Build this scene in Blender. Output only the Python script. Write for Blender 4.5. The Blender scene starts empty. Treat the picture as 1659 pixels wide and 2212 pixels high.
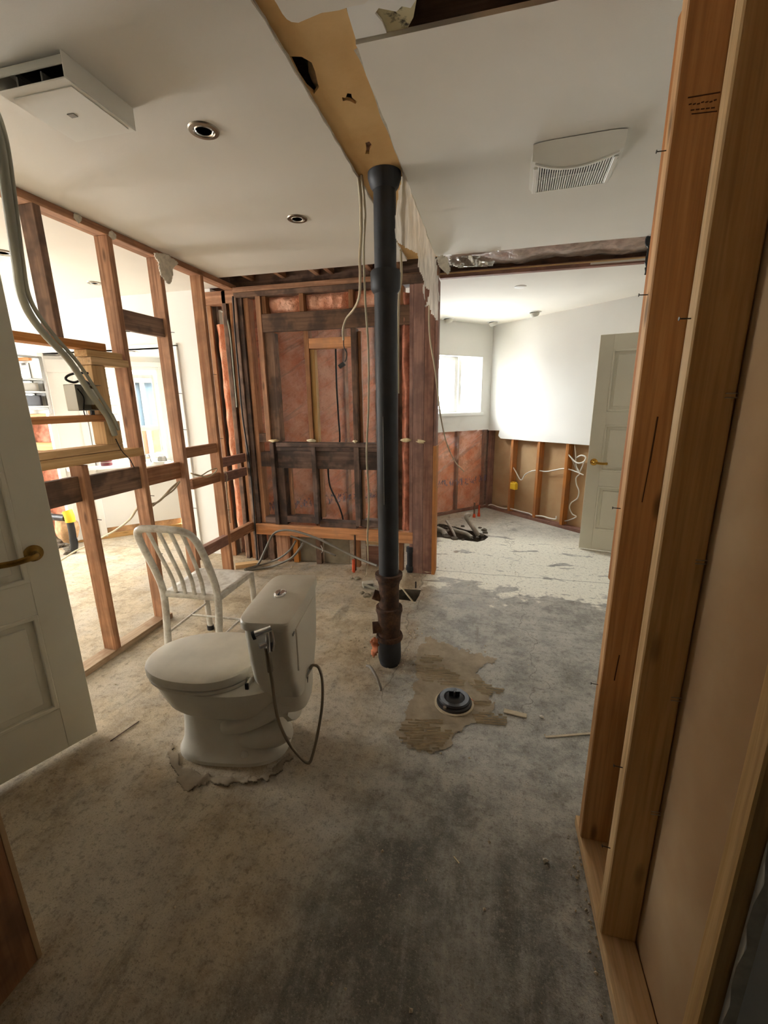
import bpy, bmesh, math, random
from mathutils import Vector, Matrix, Quaternion
from mathutils.geometry import tessellate_polygon
from mathutils import noise as mnoise
random.seed(7)
R_ = math.radians
sc = bpy.context.scene
col = sc.collection

# ------------------------------------------------------------------ camera
F_PX, YAW, PITCH, ROLL, CAM_H = 929.0, -.2378691, .2512661, -.0134049, 1.475
_f = Vector((math.sin(YAW)*math.cos(PITCH), math.cos(YAW)*math.cos(PITCH), -math.sin(PITCH)))
_r0 = Vector((math.cos(YAW), -math.sin(YAW), 0)); _u0 = _r0.cross(_f)
CR = _r0*math.cos(ROLL)+_u0*math.sin(ROLL); CU = -_r0*math.sin(ROLL)+_u0*math.cos(ROLL); CF = _f
CAM = Vector((0, 0, CAM_H))
cd = bpy.data.cameras.new('camera'); cam = bpy.data.objects.new('camera', cd); col.objects.link(cam)
cd.sensor_fit = 'VERTICAL'; cd.sensor_height = 36.0; cd.lens = F_PX/2212*36; cd.clip_start = .02; cd.clip_end = 200
m = Matrix((CR, CU, -CF)).transposed().to_4x4(); m.translation = CAM; cam.matrix_world = m
sc.camera = cam
# ------------------------------------------------------------------ light
w = bpy.data.worlds.new('sky'); sc.world = w; w.use_nodes = True
bg = w.node_tree.nodes['Background']; bg.inputs[0].default_value = (1.0, 1.0, 1.0, 1); bg.inputs[1].default_value = 21.0
def portal(name, loc, rz, sx, sy):      # sky portal in a window opening (guides sampling of the sky, gives no light of its own); faces into the room
    l = bpy.data.lights.new(name, 'AREA'); l.shape = 'RECTANGLE'; l.size = sx; l.size_y = sy
    l.cycles.is_portal = True
    o = bpy.data.objects.new(name, l); col.objects.link(o); o.location = loc; o.rotation_euler = (R_(-90), 0, R_(rz))
sc.view_settings.view_transform = 'Standard'; sc.view_settings.look = 'None'
sc.view_settings.exposure = 1.15; sc.view_settings.gamma = 1.0; sc.view_settings.use_curve_mapping = False
sc.cycles.use_denoising = True; sc.cycles.max_bounces = 6; sc.cycles.diffuse_bounces = 5; sc.cycles.glossy_bounces = 2
sc.cycles.use_adaptive_sampling = True; sc.cycles.adaptive_threshold = .12; sc.cycles.adaptive_min_samples = 16
sc.cycles.transparent_max_bounces = 8; sc.cycles.sample_clamp_indirect = 6.0

# ------------------------------------------------------------------ pixel helpers (1659 x 2212 frame)
def ray(px, py): return CR*((px-829.5)/F_PX)-CU*((py-1106)/F_PX)+CF
def az(px, py, z=0.0): d = ray(px, py); return CAM+d*((z-CAM_H)/d.z)
def ax(px, py, x): d = ray(px, py); return CAM+d*(x/d.x)
def ay(px, py, y): d = ray(px, py); return CAM+d*(y/d.y)
def apl(px, py, p, n): d = ray(px, py); p = Vector(p); n = Vector(n); return CAM+d*((p-CAM).dot(n)/d.dot(n))
def zc(x0, y0, k, pts): return [(x0+a/k, y0+b/k) for a, b in pts]     # zoom crop coordinates -> frame pixels

# ------------------------------------------------------------------ scene helpers
def link(o, parent=None):
    col.objects.link(o)
    if parent is not None: o.parent = parent
    return o
def tag(o, label=None, cat=None, group=None, kind=None):
    if label: o['label'] = label
    if cat: o['category'] = cat
    if group: o['group'] = group
    if kind: o['kind'] = kind
    return o
def empty(name, loc=(0, 0, 0), rz=0.0):
    o = bpy.data.objects.new(name, None); o.empty_display_size = .05; o.location = loc; o.rotation_euler = (0, 0, rz); return link(o)
def thing(name, label, cat, loc=(0, 0, 0), rz=0.0, group=None): return tag(empty(name, loc, rz), label, cat, group)
def struct(name, label, loc=(0, 0, 0), rz=0.0): return tag(empty(name, loc, rz), label, None, None, 'structure')
def obj(name, verts, faces, mat, parent=None, smooth=False, center=True, auto=None):
    verts = [Vector(v) for v in verts]
    c = Vector((0, 0, 0))
    if center and verts:
        lo = Vector([min(v[i] for v in verts) for i in range(3)]); hi = Vector([max(v[i] for v in verts) for i in range(3)])
        c = (lo+hi)/2
    if parent is not None and parent.type == 'MESH': c = c
    me = bpy.data.meshes.new(name); me.from_pydata([v-c for v in verts], [], faces)
    bm = bmesh.new(); bm.from_mesh(me); bmesh.ops.recalc_face_normals(bm, faces=bm.faces); bm.to_mesh(me); bm.free()
    if smooth:
        for p in me.polygons: p.use_smooth = True
    if auto is not None:
        for p in me.polygons: p.use_smooth = True
        me.set_sharp_from_angle(angle=R_(auto))
    me.materials.append(mat)
    o = bpy.data.objects.new(name, me)
    o.location = c-(parent_off(parent) if parent is not None else Vector((0, 0, 0)))
    return link(o, parent)
def parent_off(p):      # mesh parents keep their own centre, their children are given in the same frame as the parent
    return Vector(p.location) if (p.type == 'MESH' and p.rotation_mode != 'QUATERNION') else Vector((0, 0, 0))
_boxcache = {}
def boxmesh(w_, t_, l_, mat, bev):
    key = (round(w_, 4), round(t_, 4), round(l_, 4), mat.name, bev)
    if key in _boxcache: return _boxcache[key]
    bm = bmesh.new(); bmesh.ops.create_cube(bm, size=1); bmesh.ops.scale(bm, vec=(w_, t_, l_), verts=bm.verts)
    b = min(bev, .3*min(w_, t_, l_))
    if b > 1e-5: bmesh.ops.bevel(bm, geom=bm.edges[:], offset=b, segments=1, affect='EDGES')
    me = bpy.data.meshes.new('board'); bm.to_mesh(me); bm.free(); me.materials.append(mat); _boxcache[key] = me
    return me
def bx(name, x0, x1, y0, y1, z0, z1, mat, parent=None, bev=.002):
    """axis-aligned block whose longest side is its local Z, so wood grain follows its length"""
    d = Vector((abs(x1-x0), abs(y1-y0), abs(z1-z0))); c = Vector(((x0+x1)/2, (y0+y1)/2, (z0+z1)/2))
    if parent is not None: c = c-parent_off(parent)
    o_rot = None
    if d.z >= d.x and d.z >= d.y: me = boxmesh(d.x, d.y, d.z, mat, bev)
    elif d.x >= d.y: me = boxmesh(d.z, d.y, d.x, mat, bev); o_rot = (0, R_(90), 0)
    else: me = boxmesh(d.x, d.z, d.y, mat, bev); o_rot = (R_(90), 0, 0)
    o = bpy.data.objects.new(name, me); o.location = c
    if o_rot: o.rotation_euler = o_rot
    return link(o, parent)
def beam(name, p0, p1, wdir, w_, t_, mat, parent=None, bev=.002):
    p0 = Vector(p0); p1 = Vector(p1); z = (p1-p0); L = z.length; z.normalize()
    x = Vector(wdir); x = (x-z*x.dot(z)).normalized(); y = z.cross(x)
    o = bpy.data.objects.new(name, boxmesh(w_, t_, L, mat, bev))
    o.rotation_mode = 'QUATERNION'; o.rotation_quaternion = Matrix((x, y, z)).transposed().to_quaternion()
    o.location = (p0+p1)/2-(parent_off(parent) if parent is not None else Vector((0, 0, 0)))
    return link(o, parent)
def catmull(pts, sub=8):
    P = [Vector(p) for p in pts]
    if len(P) < 3: return P
    P = [P[0]*2-P[1]]+P+[P[-1]*2-P[-2]]; out = []
    for i in range(1, len(P)-2):
        a, b, c, d = P[i-1:i+3]
        for k in range(sub):
            t = k/sub
            out.append(.5*((2*b)+(c-a)*t+(2*a-5*b+4*c-d)*t*t+(3*b-a-3*c+d)*t**3))
    out.append(P[-2]); return out
def tubegeo(pts, r, n=8, sub=6, sq=None, taper=None, smoothpath=True):
    path = catmull(pts, sub) if smoothpath else [Vector(p) for p in pts]
    V = []; Fc = []; N = len(path)
    t0 = (path[1]-path[0]).normalized(); ref = Vector((0, 0, 1)) if abs(t0.z) < .9 else Vector((1, 0, 0))
    nrm = (ref-t0*ref.dot(t0)).normalized()
    for i, p in enumerate(path):
        t = (path[min(i+1, N-1)]-path[max(i-1, 0)])
        t = t.normalized() if t.length > 1e-9 else t0
        nrm = (nrm-t*nrm.dot(t)).normalized(); bi = t.cross(nrm)
        rr = r if taper is None else r*taper(i/(N-1))
        a_, b_ = (rr, rr) if sq is None else sq
        for k in range(n):
            an = 2*math.pi*k/n; V.append(p+nrm*math.cos(an)*a_+bi*math.sin(an)*b_)
    for i in range(N-1):
        for k in range(n):
            Fc.append((i*n+k, i*n+(k+1) % n, (i+1)*n+(k+1) % n, (i+1)*n+k))
    Fc.append(tuple(range(n))[::-1]); Fc.append(tuple((N-1)*n+k for k in range(n)))
    return V, Fc
def tube(name, pts, r, mat, parent=None, n=8, sub=6, **k):
    V, Fc = tubegeo(pts, r, n, sub, **k); return obj(name, V, Fc, mat, parent, auto=50)
def lathegeo(profile, n=24, M=None):
    V = []; Fc = []; m_ = len(profile)
    for i in range(n):
        a = 2*math.pi*i/n
        for r, z in profile: V.append(Vector((r*math.cos(a), r*math.sin(a), z)))
    for i in range(n):
        for j in range(m_-1):
            Fc.append((i*m_+j, ((i+1) % n)*m_+j, ((i+1) % n)*m_+j+1, i*m_+j+1))
    if profile[0][0] > 1e-5: Fc.append(tuple(i*m_ for i in range(n)))
    if profile[-1][0] > 1e-5: Fc.append(tuple(i*m_+m_-1 for i in range(n)))
    if M is not None: V = [M @ v for v in V]
    return V, Fc
def lathe(name, profile, mat, parent=None, n=24, loc=(0, 0, 0), axis=None, auto=40):
    Mx = Matrix.Translation(Vector(loc))
    if axis is not None: Mx = Mx @ Vector((0, 0, 1)).rotation_difference(Vector(axis)).to_matrix().to_4x4()
    V, Fc = lathegeo(profile, n, Mx); return obj(name, V, Fc, mat, parent, auto=auto)
def loftgeo(rings, cap=True):
    n = len(rings[0]); V = [Vector(p) for r in rings for p in r]; Fc = []
    for i in range(len(rings)-1):
        for k in range(n): Fc.append((i*n+k, i*n+(k+1) % n, (i+1)*n+(k+1) % n, (i+1)*n+k))
    if cap: Fc.append(tuple(range(n))[::-1]); Fc.append(tuple((len(rings)-1)*n+k for k in range(n)))
    return V, Fc
def slabgeo(loops, fn, t):
    """prism with holes; loops = [outer, hole...] of (a, b); fn(a, b, depth) -> point"""
    flat = [p for L in loops for p in L]; n = len(flat)
    tri = tessellate_polygon([[Vector((a, b, 0)) for a, b in L] for L in loops])
    V = [fn(a, b, 0) for a, b in flat]+[fn(a, b, t) for a, b in flat]
    Fc = [tuple(x) for x in tri]+[tuple(i+n for i in x)[::-1] for x in tri]; s = 0
    for L in loops:
        for i in range(len(L)):
            j = (i+1) % len(L); Fc.append((s+i, s+j, s+j+n, s+i+n))
        s += len(L)
    return V, Fc
def slab(name, loops, fn, t, mat, parent=None):
    V, Fc = slabgeo(loops, fn, t); return obj(name, V, Fc, mat, parent)
def inside(p, poly):
    x, y = p; c = False; j = len(poly)-1
    for i in range(len(poly)):
        xi, yi = poly[i]; xj, yj = poly[j]
        if (yi > y) != (yj > y) and x < (xj-xi)*(y-yi)/(yj-yi)+xi: c = not c
        j = i
    return c
def fbm(p, s=1.0, o=3): return sum(mnoise.noise(Vector(p)*s*2**k)/2**k for k in range(o))
def sheet(name, poly, fn, step, nrm, amp, freq, mat, parent=None, thick=.0, jit=0.0):
    """wrinkled sheet: poly in pixels, fn maps pixel -> world point"""
    x0 = min(p[0] for p in poly); x1 = max(p[0] for p in poly); y0 = min(p[1] for p in poly); y1 = max(p[1] for p in poly)
    nx = int((x1-x0)/step)+2; ny = int((y1-y0)/step)+2; idx = {}; V = []; Fc = []; nrm = Vector(nrm)
    def vid(i, j):
        if (i, j) not in idx:
            p = fn(x0+i*step, y0+j*step)+Vector((0, 0, 0)); q = nrm*(fbm(p, freq)*amp)
            idx[(i, j)] = len(V); V.append(p+q)
        return idx[(i, j)]
    for i in range(nx):
        for j in range(ny):
            jx, jy = x0+(i+.5)*step, y0+(j+.5)*step
            if inside((jx+jit*fbm((jx*.05, jy*.05, 1), 1, 3), jy+jit*fbm((jx*.05, jy*.05, 8), 1, 3)), poly): Fc.append((vid(i, j), vid(i+1, j), vid(i+1, j+1), vid(i, j+1)))
    o = obj(name, V, Fc, mat, parent, smooth=True)
    if thick: md = o.modifiers.new('thickness', 'SOLIDIFY'); md.thickness = thick
    return o
def blob(name, c, rx, ry, rz, mat, parent=None, amp=.25, freq=8.0, sub=2, seed=0):
    bm = bmesh.new(); bmesh.ops.create_icosphere(bm, subdivisions=sub, radius=1)
    for v in bm.verts:
        d = 1+amp*fbm(v.co+Vector((seed*3.1, seed*1.7, 0)), freq/8, 3)
        v.co = Vector((v.co.x*rx, v.co.y*ry, v.co.z*rz))*d+Vector(c)
    V = [v.co.copy() for v in bm.verts]; Fc = [tuple(v.index for v in f.verts) for f in bm.faces]; bm.free()
    return obj(name, V, Fc, mat, parent, smooth=sub > 1)

# ------------------------------------------------------------------ materials
def lin(r, g, b):
    f = lambda c: (c/255/12.92 if c/255 <= .04045 else ((c/255+.055)/1.055)**2.4)
    return (f(r), f(g), f(b), 1)
class NT:
    def __init__(s, name):
        s.m = bpy.data.materials.new(name); s.m.use_nodes = True; s.t = s.m.node_tree
        s.b = s.t.nodes['Principled BSDF']; s.out = s.t.nodes['Material Output']
    def n(s, typ, ins=None, **props):
        nd = s.t.nodes.new(typ)
        for k, v in props.items(): setattr(nd, k, v)
        for k, v in (ins or {}).items():
            if isinstance(v, bpy.types.NodeSocket): s.t.links.new(v, nd.inputs[k])
            else: nd.inputs[k].default_value = v
        return nd
    def mapped(s, src, scale=(1, 1, 1), rot=(0, 0, 0), loc=(0, 0, 0)):
        return s.n('ShaderNodeMapping', {'Vector': src, 'Scale': scale, 'Rotation': rot, 'Location': loc}).outputs[0]
    def noise(s, vec, scale, detail=4, rough=.55, dist=0.0):
        return s.n('ShaderNodeTexNoise', {'Vector': vec, 'Scale': scale, 'Detail': detail, 'Roughness': rough, 'Distortion': dist}).outputs['Fac']
    def ramp(s, fac, stops):
        nd = s.n('ShaderNodeValToRGB', {'Fac': fac}); e = nd.color_ramp.elements
        while len(e) < len(stops): e.new(.5)
        for el, (p, c) in zip(e, stops):
            el.position = p; el.color = c if isinstance(c, tuple) else (c, c, c, 1)
        return nd.outputs[0]
    def mix(s, fac, a, b, mode='MIX'):
        nd = s.n('ShaderNodeMix', data_type='RGBA', blend_type=mode)
        for i, v in ((0, fac), (6, a), (7, b)):
            if isinstance(v, bpy.types.NodeSocket): s.t.links.new(v, nd.inputs[i])
            else: nd.inputs[i].default_value = v
        return nd.outputs[2]
    def math(s, op, a, b=0.0, clamp=False):
        nd = s.n('ShaderNodeMath', operation=op, use_clamp=clamp)
        for i, v in ((0, a), (1, b)):
            if isinstance(v, bpy.types.NodeSocket): s.t.links.new(v, nd.inputs[i])
            else: nd.inputs[i].default_value = v
        return nd.outputs[0]
    def mr(s, v, a, b, c=0.0, d=1.0, smooth=True):
        return s.n('ShaderNodeMapRange', {'Value': v, 'From Min': a, 'From Max': b, 'To Min': c, 'To Max': d}, interpolation_type='SMOOTHSTEP' if smooth else 'LINEAR').outputs[0]
    def bump(s, h, strength=.3, dist=.01):
        s.t.links.new(s.n('ShaderNodeBump', {'Height': h, 'Strength': strength, 'Distance': dist}).outputs[0], s.b.inputs['Normal'])
    def set(s, **k):
        names = dict(col='Base Color', rough='Roughness', metal='Metallic', spec='Specular IOR Level', coat='Coat Weight', coatr='Coat Roughness', trans='Transmission Weight', alpha='Alpha', sheen='Sheen Weight')
        for a, v in k.items():
            i = s.b.inputs[names[a]]
            if isinstance(v, bpy.types.NodeSocket): s.t.links.new(v, i)
            else: i.default_value = v
        return s.m
    @property
    def obj(s): return s.n('ShaderNodeTexCoord').outputs['Object']
    @property
    def pos(s): return s.n('ShaderNodeNewGeometry').outputs['Position']
    @property
    def rnd(s): return s.n('ShaderNodeObjectInfo').outputs['Random']

def wood(name, c1, c2, knots=.5, rough=.75, dirt=None, dirtamt=.5, var=.25):
    t = NT(name); rnd = t.rnd
    off = t.n('ShaderNodeCombineXYZ', {'X': t.math('MULTIPLY', rnd, 17.0), 'Y': t.math('MULTIPLY', rnd, 5.0), 'Z': t.math('MULTIPLY', rnd, 31.0)}).outputs[0]
    v = t.n('ShaderNodeVectorMath', {0: t.obj, 1: off}, operation='ADD').outputs[0]
    g = t.noise(t.mapped(v, (26, 26, 1.1)), 1.6, 4, .62, .6)
    g2 = t.noise(t.mapped(v, (110, 110, 3.5)), 1.0, 1, .5)
    c = t.mix(t.mr(g, .32, .68), c1, c2)
    c = t.mix(t.mr(g2, .45, .75, 0, .35), c, tuple(x*.6 for x in c1[:3])+(1,))
    vo = t.n('ShaderNodeTexVoronoi', {'Vector': t.mapped(v, (11, 11, 3.1)), 'Scale': 1.0}).outputs['Distance']
    c = t.mix(t.mr(vo, .05, .17, knots, 0), c, tuple(x*.28 for x in c1[:3])+(1,))
    if dirt:
        dn = t.noise(v, 5.5, 3, .65)
        c = t.mix(t.mr(dn, .42, .62, 0, dirtamt), c, dirt)
    hs = t.n('ShaderNodeHueSaturation', {'Color': c, 'Value': t.mr(rnd, 0, 1, 1-var, 1+var, False), 'Saturation': t.mr(rnd, 0, 1, 1.1, .9, False)}).outputs[0]
    t.bump(t.math('ADD', g, t.math('MULTIPLY', g2, .5)), .35, .004)
    return t.set(col=hs, rough=rough, spec=.25)
def plain(name, c, rough=.6, metal=0.0, nscale=0, namt=.15, bump=0.0, bscale=60, spec=.5, coat=0.0):
    t = NT(name); cc = c
    if nscale:
        nz = t.noise(t.obj, nscale, 5, .6)
        cc = t.mix(t.mr(nz, .3, .7), tuple(x*(1-namt) for x in c[:3])+(1,), tuple(min(1, x*(1+namt)) for x in c[:3])+(1,))
    if bump: t.bump(t.noise(t.obj, bscale, 4, .6), bump, .004)
    return t.set(col=cc, rough=rough, metal=metal, spec=spec, coat=coat)

M_STUD = wood('stud_wood', lin(150, 102, 70), lin(188, 140, 104), .7, dirt=lin(112, 82, 62), dirtamt=.35)
M_DARK = wood('dark_old_wood', lin(112, 86, 70), lin(144, 112, 90), .5, dirt=lin(74, 60, 52), dirtamt=.75, var=.3)
M_DARK2 = wood('water_stained_wood', lin(94, 75, 65), lin(124, 99, 86), .5, dirt=lin(58, 50, 46), dirtamt=.8, var=.25)
M_RED = wood('reddish_plank', lin(146, 108, 94), lin(172, 132, 116), .3, dirt=lin(116, 88, 80), dirtamt=.6, var=.12)
M_NEW = wood('new_lumber', lin(196, 156, 106), lin(216, 180, 132), .6, var=.12)
M_RS1 = wood('brown_stud_face', lin(196, 146, 92), lin(214, 168, 114), .8, var=.06)
M_RS2 = wood('tan_stud_face', lin(200, 160, 106), lin(218, 182, 130), .5, var=.05)
M_EDGE = wood('raw_stud_edge', lin(226, 206, 164), lin(240, 224, 188), .1, var=.06)
M_ORANGE = wood('orange_rail_wood', lin(180, 116, 62), lin(206, 142, 86), .5, dirt=lin(150, 112, 84), dirtamt=.4)

def m_drywall(name, c, stain=None):
    t = NT(name); p = t.pos
    cc = t.mix(t.mr(t.noise(p, 1.1, 3), .35, .65), tuple(x*.95 for x in c[:3])+(1,), c)
    t.bump(t.noise(p, 220, 1, .6), .08, .002)
    return t.set(col=cc, rough=.85, spec=.2)
M_CEIL = m_drywall('ceiling_paint', lin(236, 231, 220))
M_WALLW = m_drywall('white_wall_paint', lin(238, 237, 232))
M_TRIM = plain('white_trim_paint', lin(240, 240, 236), .45)
M_DOOR = plain('door_paint', lin(218, 211, 190), .4, nscale=2, namt=.04)
M_PAPER = NT('drywall_back_paper'); _t = M_PAPER
_c = _t.mix(_t.mr(_t.noise(_t.pos, 2.2, 5), .35, .7), lin(186, 152, 112), lin(200, 172, 134))
_t.bump(_t.noise(_t.pos, 180, 3), .06, .002); M_PAPER = _t.set(col=_c, rough=.9, spec=.15)
t = NT('yellow_board_paper')
c = t.mix(t.mr(t.noise(t.pos, 3.0, 5), .35, .65), lin(200, 160, 104), lin(216, 180, 126))
t.bump(t.noise(t.pos, 90, 4), .15, .003); M_YBOARD = t.set(col=c, rough=.85, spec=.2)
M_CORE = plain('drywall_core', lin(214, 206, 190), .95, nscale=30, bump=.4)
M_VOIDPOLY = plain('vapour_sheet', lin(112, 102, 84), .45, nscale=5, namt=.3, bump=.8, bscale=14)

# insulation
t = NT('pink_insulation'); p = t.pos
n1 = t.noise(p, 5, 4, .65); n2 = t.noise(p, 26, 3, .7)
c = t.mix(t.mr(n1, .3, .7), lin(236, 154, 118), lin(250, 198, 170))
c = t.mix(t.mr(n2, .5, .8, 0, .5), c, lin(200, 108, 76))
t.bump(t.math('ADD', n1, n2), .6, .02); M_PINK = t.set(col=c, rough=.95, spec=.1)
M_PINKD = plain('dusty_insulation', lin(196, 128, 104), .95, nscale=14, namt=.35, bump=.9, bscale=22)
M_BROWNINS = plain('brown_insulation', lin(196, 158, 118), .95, nscale=10, namt=.35, bump=.9, bscale=20)
# clear poly sheet over the insulation with a faded blue print
t = NT('clear_poly_sheet'); p = t.pos
rot = t.mapped(p, (1, 1, 1), (0, R_(38), R_(-45)))
cre = t.noise(t.mapped(rot, (1.0, 3.0, 14.0)), 1.0, 3, .6, .4)
cre2 = t.noise(t.mapped(p, (6, 6, 6)), 1.0, 3, .6, .5)
hgt = t.math('ADD', cre, t.math('MULTIPLY', cre2, .4))
sx = t.n('ShaderNodeSeparateXYZ', {0: p})
zl = t.math('ADD', sx.outputs['Z'], t.math('MULTIPLY', t.math('SUBTRACT', t.noise(p, 3, 2), .5), .05))
band = t.math('MULTIPLY', t.mr(zl, .36, .40), t.mr(zl, .46, .50, 1, 0))
let = t.mr(t.noise(t.mapped(p, (30, 30, 10)), 1.2, 3, .7), .5, .58)
ink = t.math('MULTIPLY', t.math('MULTIPLY', band, let), .75)
dif = t.n('ShaderNodeBsdfDiffuse', {'Color': t.mix(ink, lin(244, 214, 200), lin(58, 62, 132))})
bmp = t.n('ShaderNodeBump', {'Height': hgt, 'Strength': .9, 'Distance': .03})
glo = t.n('ShaderNodeBsdfGlossy', {'Color': (1, 1, 1, 1), 'Roughness': .16, 'Normal': bmp.outputs[0]})
tra = t.n('ShaderNodeBsdfTransparent', {'Color': (1, .97, .95, 1)})
a1 = t.n('ShaderNodeMixShader', {0: t.math('MAXIMUM', t.mr(cre, .5, .74, .03, .34), ink), 1: tra.outputs[0], 2: dif.outputs[0]})
a2 = t.n('ShaderNodeMixShader', {0: .10, 1: a1.outputs[0], 2: glo.outputs[0]})
t.t.links.new(a2.outputs[0], t.out.inputs[0]); M_POLY = t.m
# hazy hanging plastic
t = NT('torn_plastic')
cre = t.noise(t.mapped(t.pos, (5, 5, 1.5)), 3, 5, .6, .5)
bmp = t.n('ShaderNodeBump', {'Height': cre, 'Strength': .8, 'Distance': .02})
dif = t.n('ShaderNodeBsdfDiffuse', {'Color': lin(226, 220, 206)}); trl = t.n('ShaderNodeBsdfTranslucent', {'Color': lin(226, 220, 206)})
glo = t.n('ShaderNodeBsdfGlossy', {'Roughness': .25, 'Normal': bmp.outputs[0]}); tra = t.n('ShaderNodeBsdfTransparent')
a0 = t.n('ShaderNodeMixShader', {0: .5, 1: dif.outputs[0], 2: trl.outputs[0]})
a1 = t.n('ShaderNodeMixShader', {0: t.mr(cre, .35, .65, .55, .9), 1: tra.outputs[0], 2: a0.outputs[0]})
a2 = t.n('ShaderNodeMixShader', {0: .08, 1: a1.outputs[0], 2: glo.outputs[0]})
t.t.links.new(a2.outputs[0], t.out.inputs[0]); M_PLASTIC = t.m
# thin window pane
t = NT('window_glass')
a = t.n('ShaderNodeMixShader', {0: .08, 1: t.n('ShaderNodeBsdfTransparent', {'Color': (.96, .98, .98, 1)}).outputs[0], 2: t.n('ShaderNodeBsdfGlossy', {'Roughness': .02}).outputs[0]})
t.t.links.new(a.outputs[0], t.out.inputs[0]); M_GLASS = t.m
# porcelain with dust
t = NT('dusty_porcelain'); p = t.obj
d = t.noise(p, 9, 3, .6); d2 = t.noise(p, 190, 3, .7)
up = t.n('ShaderNodeSeparateXYZ', {0: t.n('ShaderNodeNewGeometry').outputs['Normal']}).outputs['Z']
du = t.math('MULTIPLY', t.mr(d, .15, .85, .2, 1), t.mr(up, -.2, .6, .4, 1))
c = t.mix(t.math('MULTIPLY', du, .55), lin(226, 221, 206), lin(196, 184, 164))
c = t.mix(t.mr(d2, .6, .72, 0, .3), c, lin(160, 148, 130))
M_PORC = t.set(col=c, rough=.42, spec=.35)
M_SEAT = plain('dusty_seat_plastic', lin(214, 207, 190), .45, nscale=7, namt=.07)
t = NT('painted_aluminium'); c = t.mix(t.mr(t.noise(t.obj, 14, 6, .7), .4, .65), lin(226, 222, 212), lin(190, 182, 168))
M_ALU = t.set(col=c, rough=.45, metal=.15)
M_CHROME = plain('chrome', lin(236, 236, 236), .24, .9)
M_STEEL = plain('brushed_nickel', lin(150, 140, 124), .35, 1.0)
M_BRASS = plain('brass', lin(186, 142, 62), .25, 1.0)
M_BRASSD = plain('aged_brass', lin(134, 104, 50), .35, .9, nscale=30, namt=.3)
M_BLACK = plain('black_plastic', lin(28, 28, 30), .4)
M_ABS = plain('dusty_black_pipe', lin(40, 41, 44), .55, nscale=7, namt=.3, bump=.1)
t = NT('rusty_cast_iron'); d = t.noise(t.obj, 16, 6, .7)
c = t.ramp(d, [(.3, lin(46, 36, 30)), (.5, lin(84, 58, 42)), (.68, lin(120, 84, 58)), (.85, lin(150, 128, 104))])
t.bump(d, .7, .01); M_RUST = t.set(col=c, rough=.85, metal=.1)
M_CORD = plain('grey_cable_jacket', lin(150, 148, 132), .6)
M_CORDW = plain('white_cable_jacket', lin(232, 230, 220), .5)
M_CORDT = plain('tan_cable_jacket', lin(188, 174, 146), .6)
M_CORDB = plain('black_cable_jacket', lin(30, 28, 28), .5)
M_CORDG = plain('grey_pipe', lin(124, 118, 108), .5, nscale=12)
M_GREYBOARD = plain('cement_board', lin(150, 140, 120), .9, nscale=6, namt=.25, bump=.3)
M_MORTAR = plain('dried_mortar', lin(196, 180, 152), .95, nscale=20, namt=.15, bump=.5)
M_MORTARD = plain('mortar_skim', lin(158, 143, 120), .95, nscale=9, namt=.2, bump=.6)
M_PLY = NT('mouldy_plywood'); _t = M_PLY; _c = _t.mix(_t.mr(_t.noise(_t.pos, 16, 4, .6), .55, .64), lin(204, 194, 156), lin(52, 44, 34)); M_PLY = _t.set(col=_c, rough=.9)
M_DUSTW = wood('dusty_plate_wood', lin(186, 160, 132), lin(208, 186, 160), .2, dirt=lin(150, 112, 84), dirtamt=.6)
M_RAG = plain('faded_orange_cloth', lin(196, 120, 84), .9, nscale=20)
M_INK = plain('stamp_ink', lin(84, 56, 36), .8)
M_ORANGEP = plain('orange_plastic', lin(226, 92, 52), .6, nscale=20)
M_YELLOW = plain('yellow_plastic', lin(240, 200, 50), .5)
M_SOIL = plain('wet_soil', lin(92, 84, 72), .95, nscale=12, namt=.5, bump=1.0, bscale=26)
M_PVC = plain('dusty_pvc', lin(166, 158, 144), .55, nscale=14, namt=.2)
M_NAIL = plain('nail_steel', lin(74, 68, 62), .45, .8)
M_STAPLE = plain('bright_staple', lin(196, 190, 176), .3, .9)
M_SIDING = plain('white_siding', lin(150, 150, 142), .6)
M_BLUEGREY = plain('blue_grey_cladding', lin(84, 102, 116), .5)
M_TERRA = plain('terracotta_wall', lin(130, 92, 68), .7)
M_FOIL = plain('foil_duct', lin(214, 212, 206), .22, .9, bump=.9, bscale=40)
M_GREY = plain('grey_metal', lin(130, 128, 122), .4, .6)
M_GREYL = plain('light_grey_plastic', lin(200, 198, 186), .5)
M_FANW = plain('fan_cover_white', lin(238, 235, 224), .4)
M_CANRED = plain('maroon_can', lin(110, 48, 56), .4)
M_LAMP = plain('unlit_lamp_glass', lin(222, 220, 212), .25)

# concrete floor
t = NT('stained_concrete'); p = t.pos
s = t.n('ShaderNodeSeparateXYZ', {0: p}); X, Y = s.outputs['X'], s.outputs['Y']
big = t.noise(p, 1.4, 4, .65); med = t.noise(p, 6.5, 6, .72); fin = t.noise(p, 34, 4, .75); spk = t.noise(p, 150, 2, .75)
str_ = t.noise(t.mapped(p, (5.5, 1.1, 1), (0, 0, R_(24))), 1.0, 6, .74, .25)
xb = t.math('ADD', X, t.math('MULTIPLY', t.math('SUBTRACT', big, .5), 1.1))
tan = t.mix(t.mr(med, .35, .65), lin(164, 146, 118), lin(200, 184, 156))
gry = t.mix(t.mr(med, .35, .65), lin(136, 133, 126), lin(186, 182, 172))
c = t.mix(t.mr(xb, -.75, -.25), tan, gry)
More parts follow.
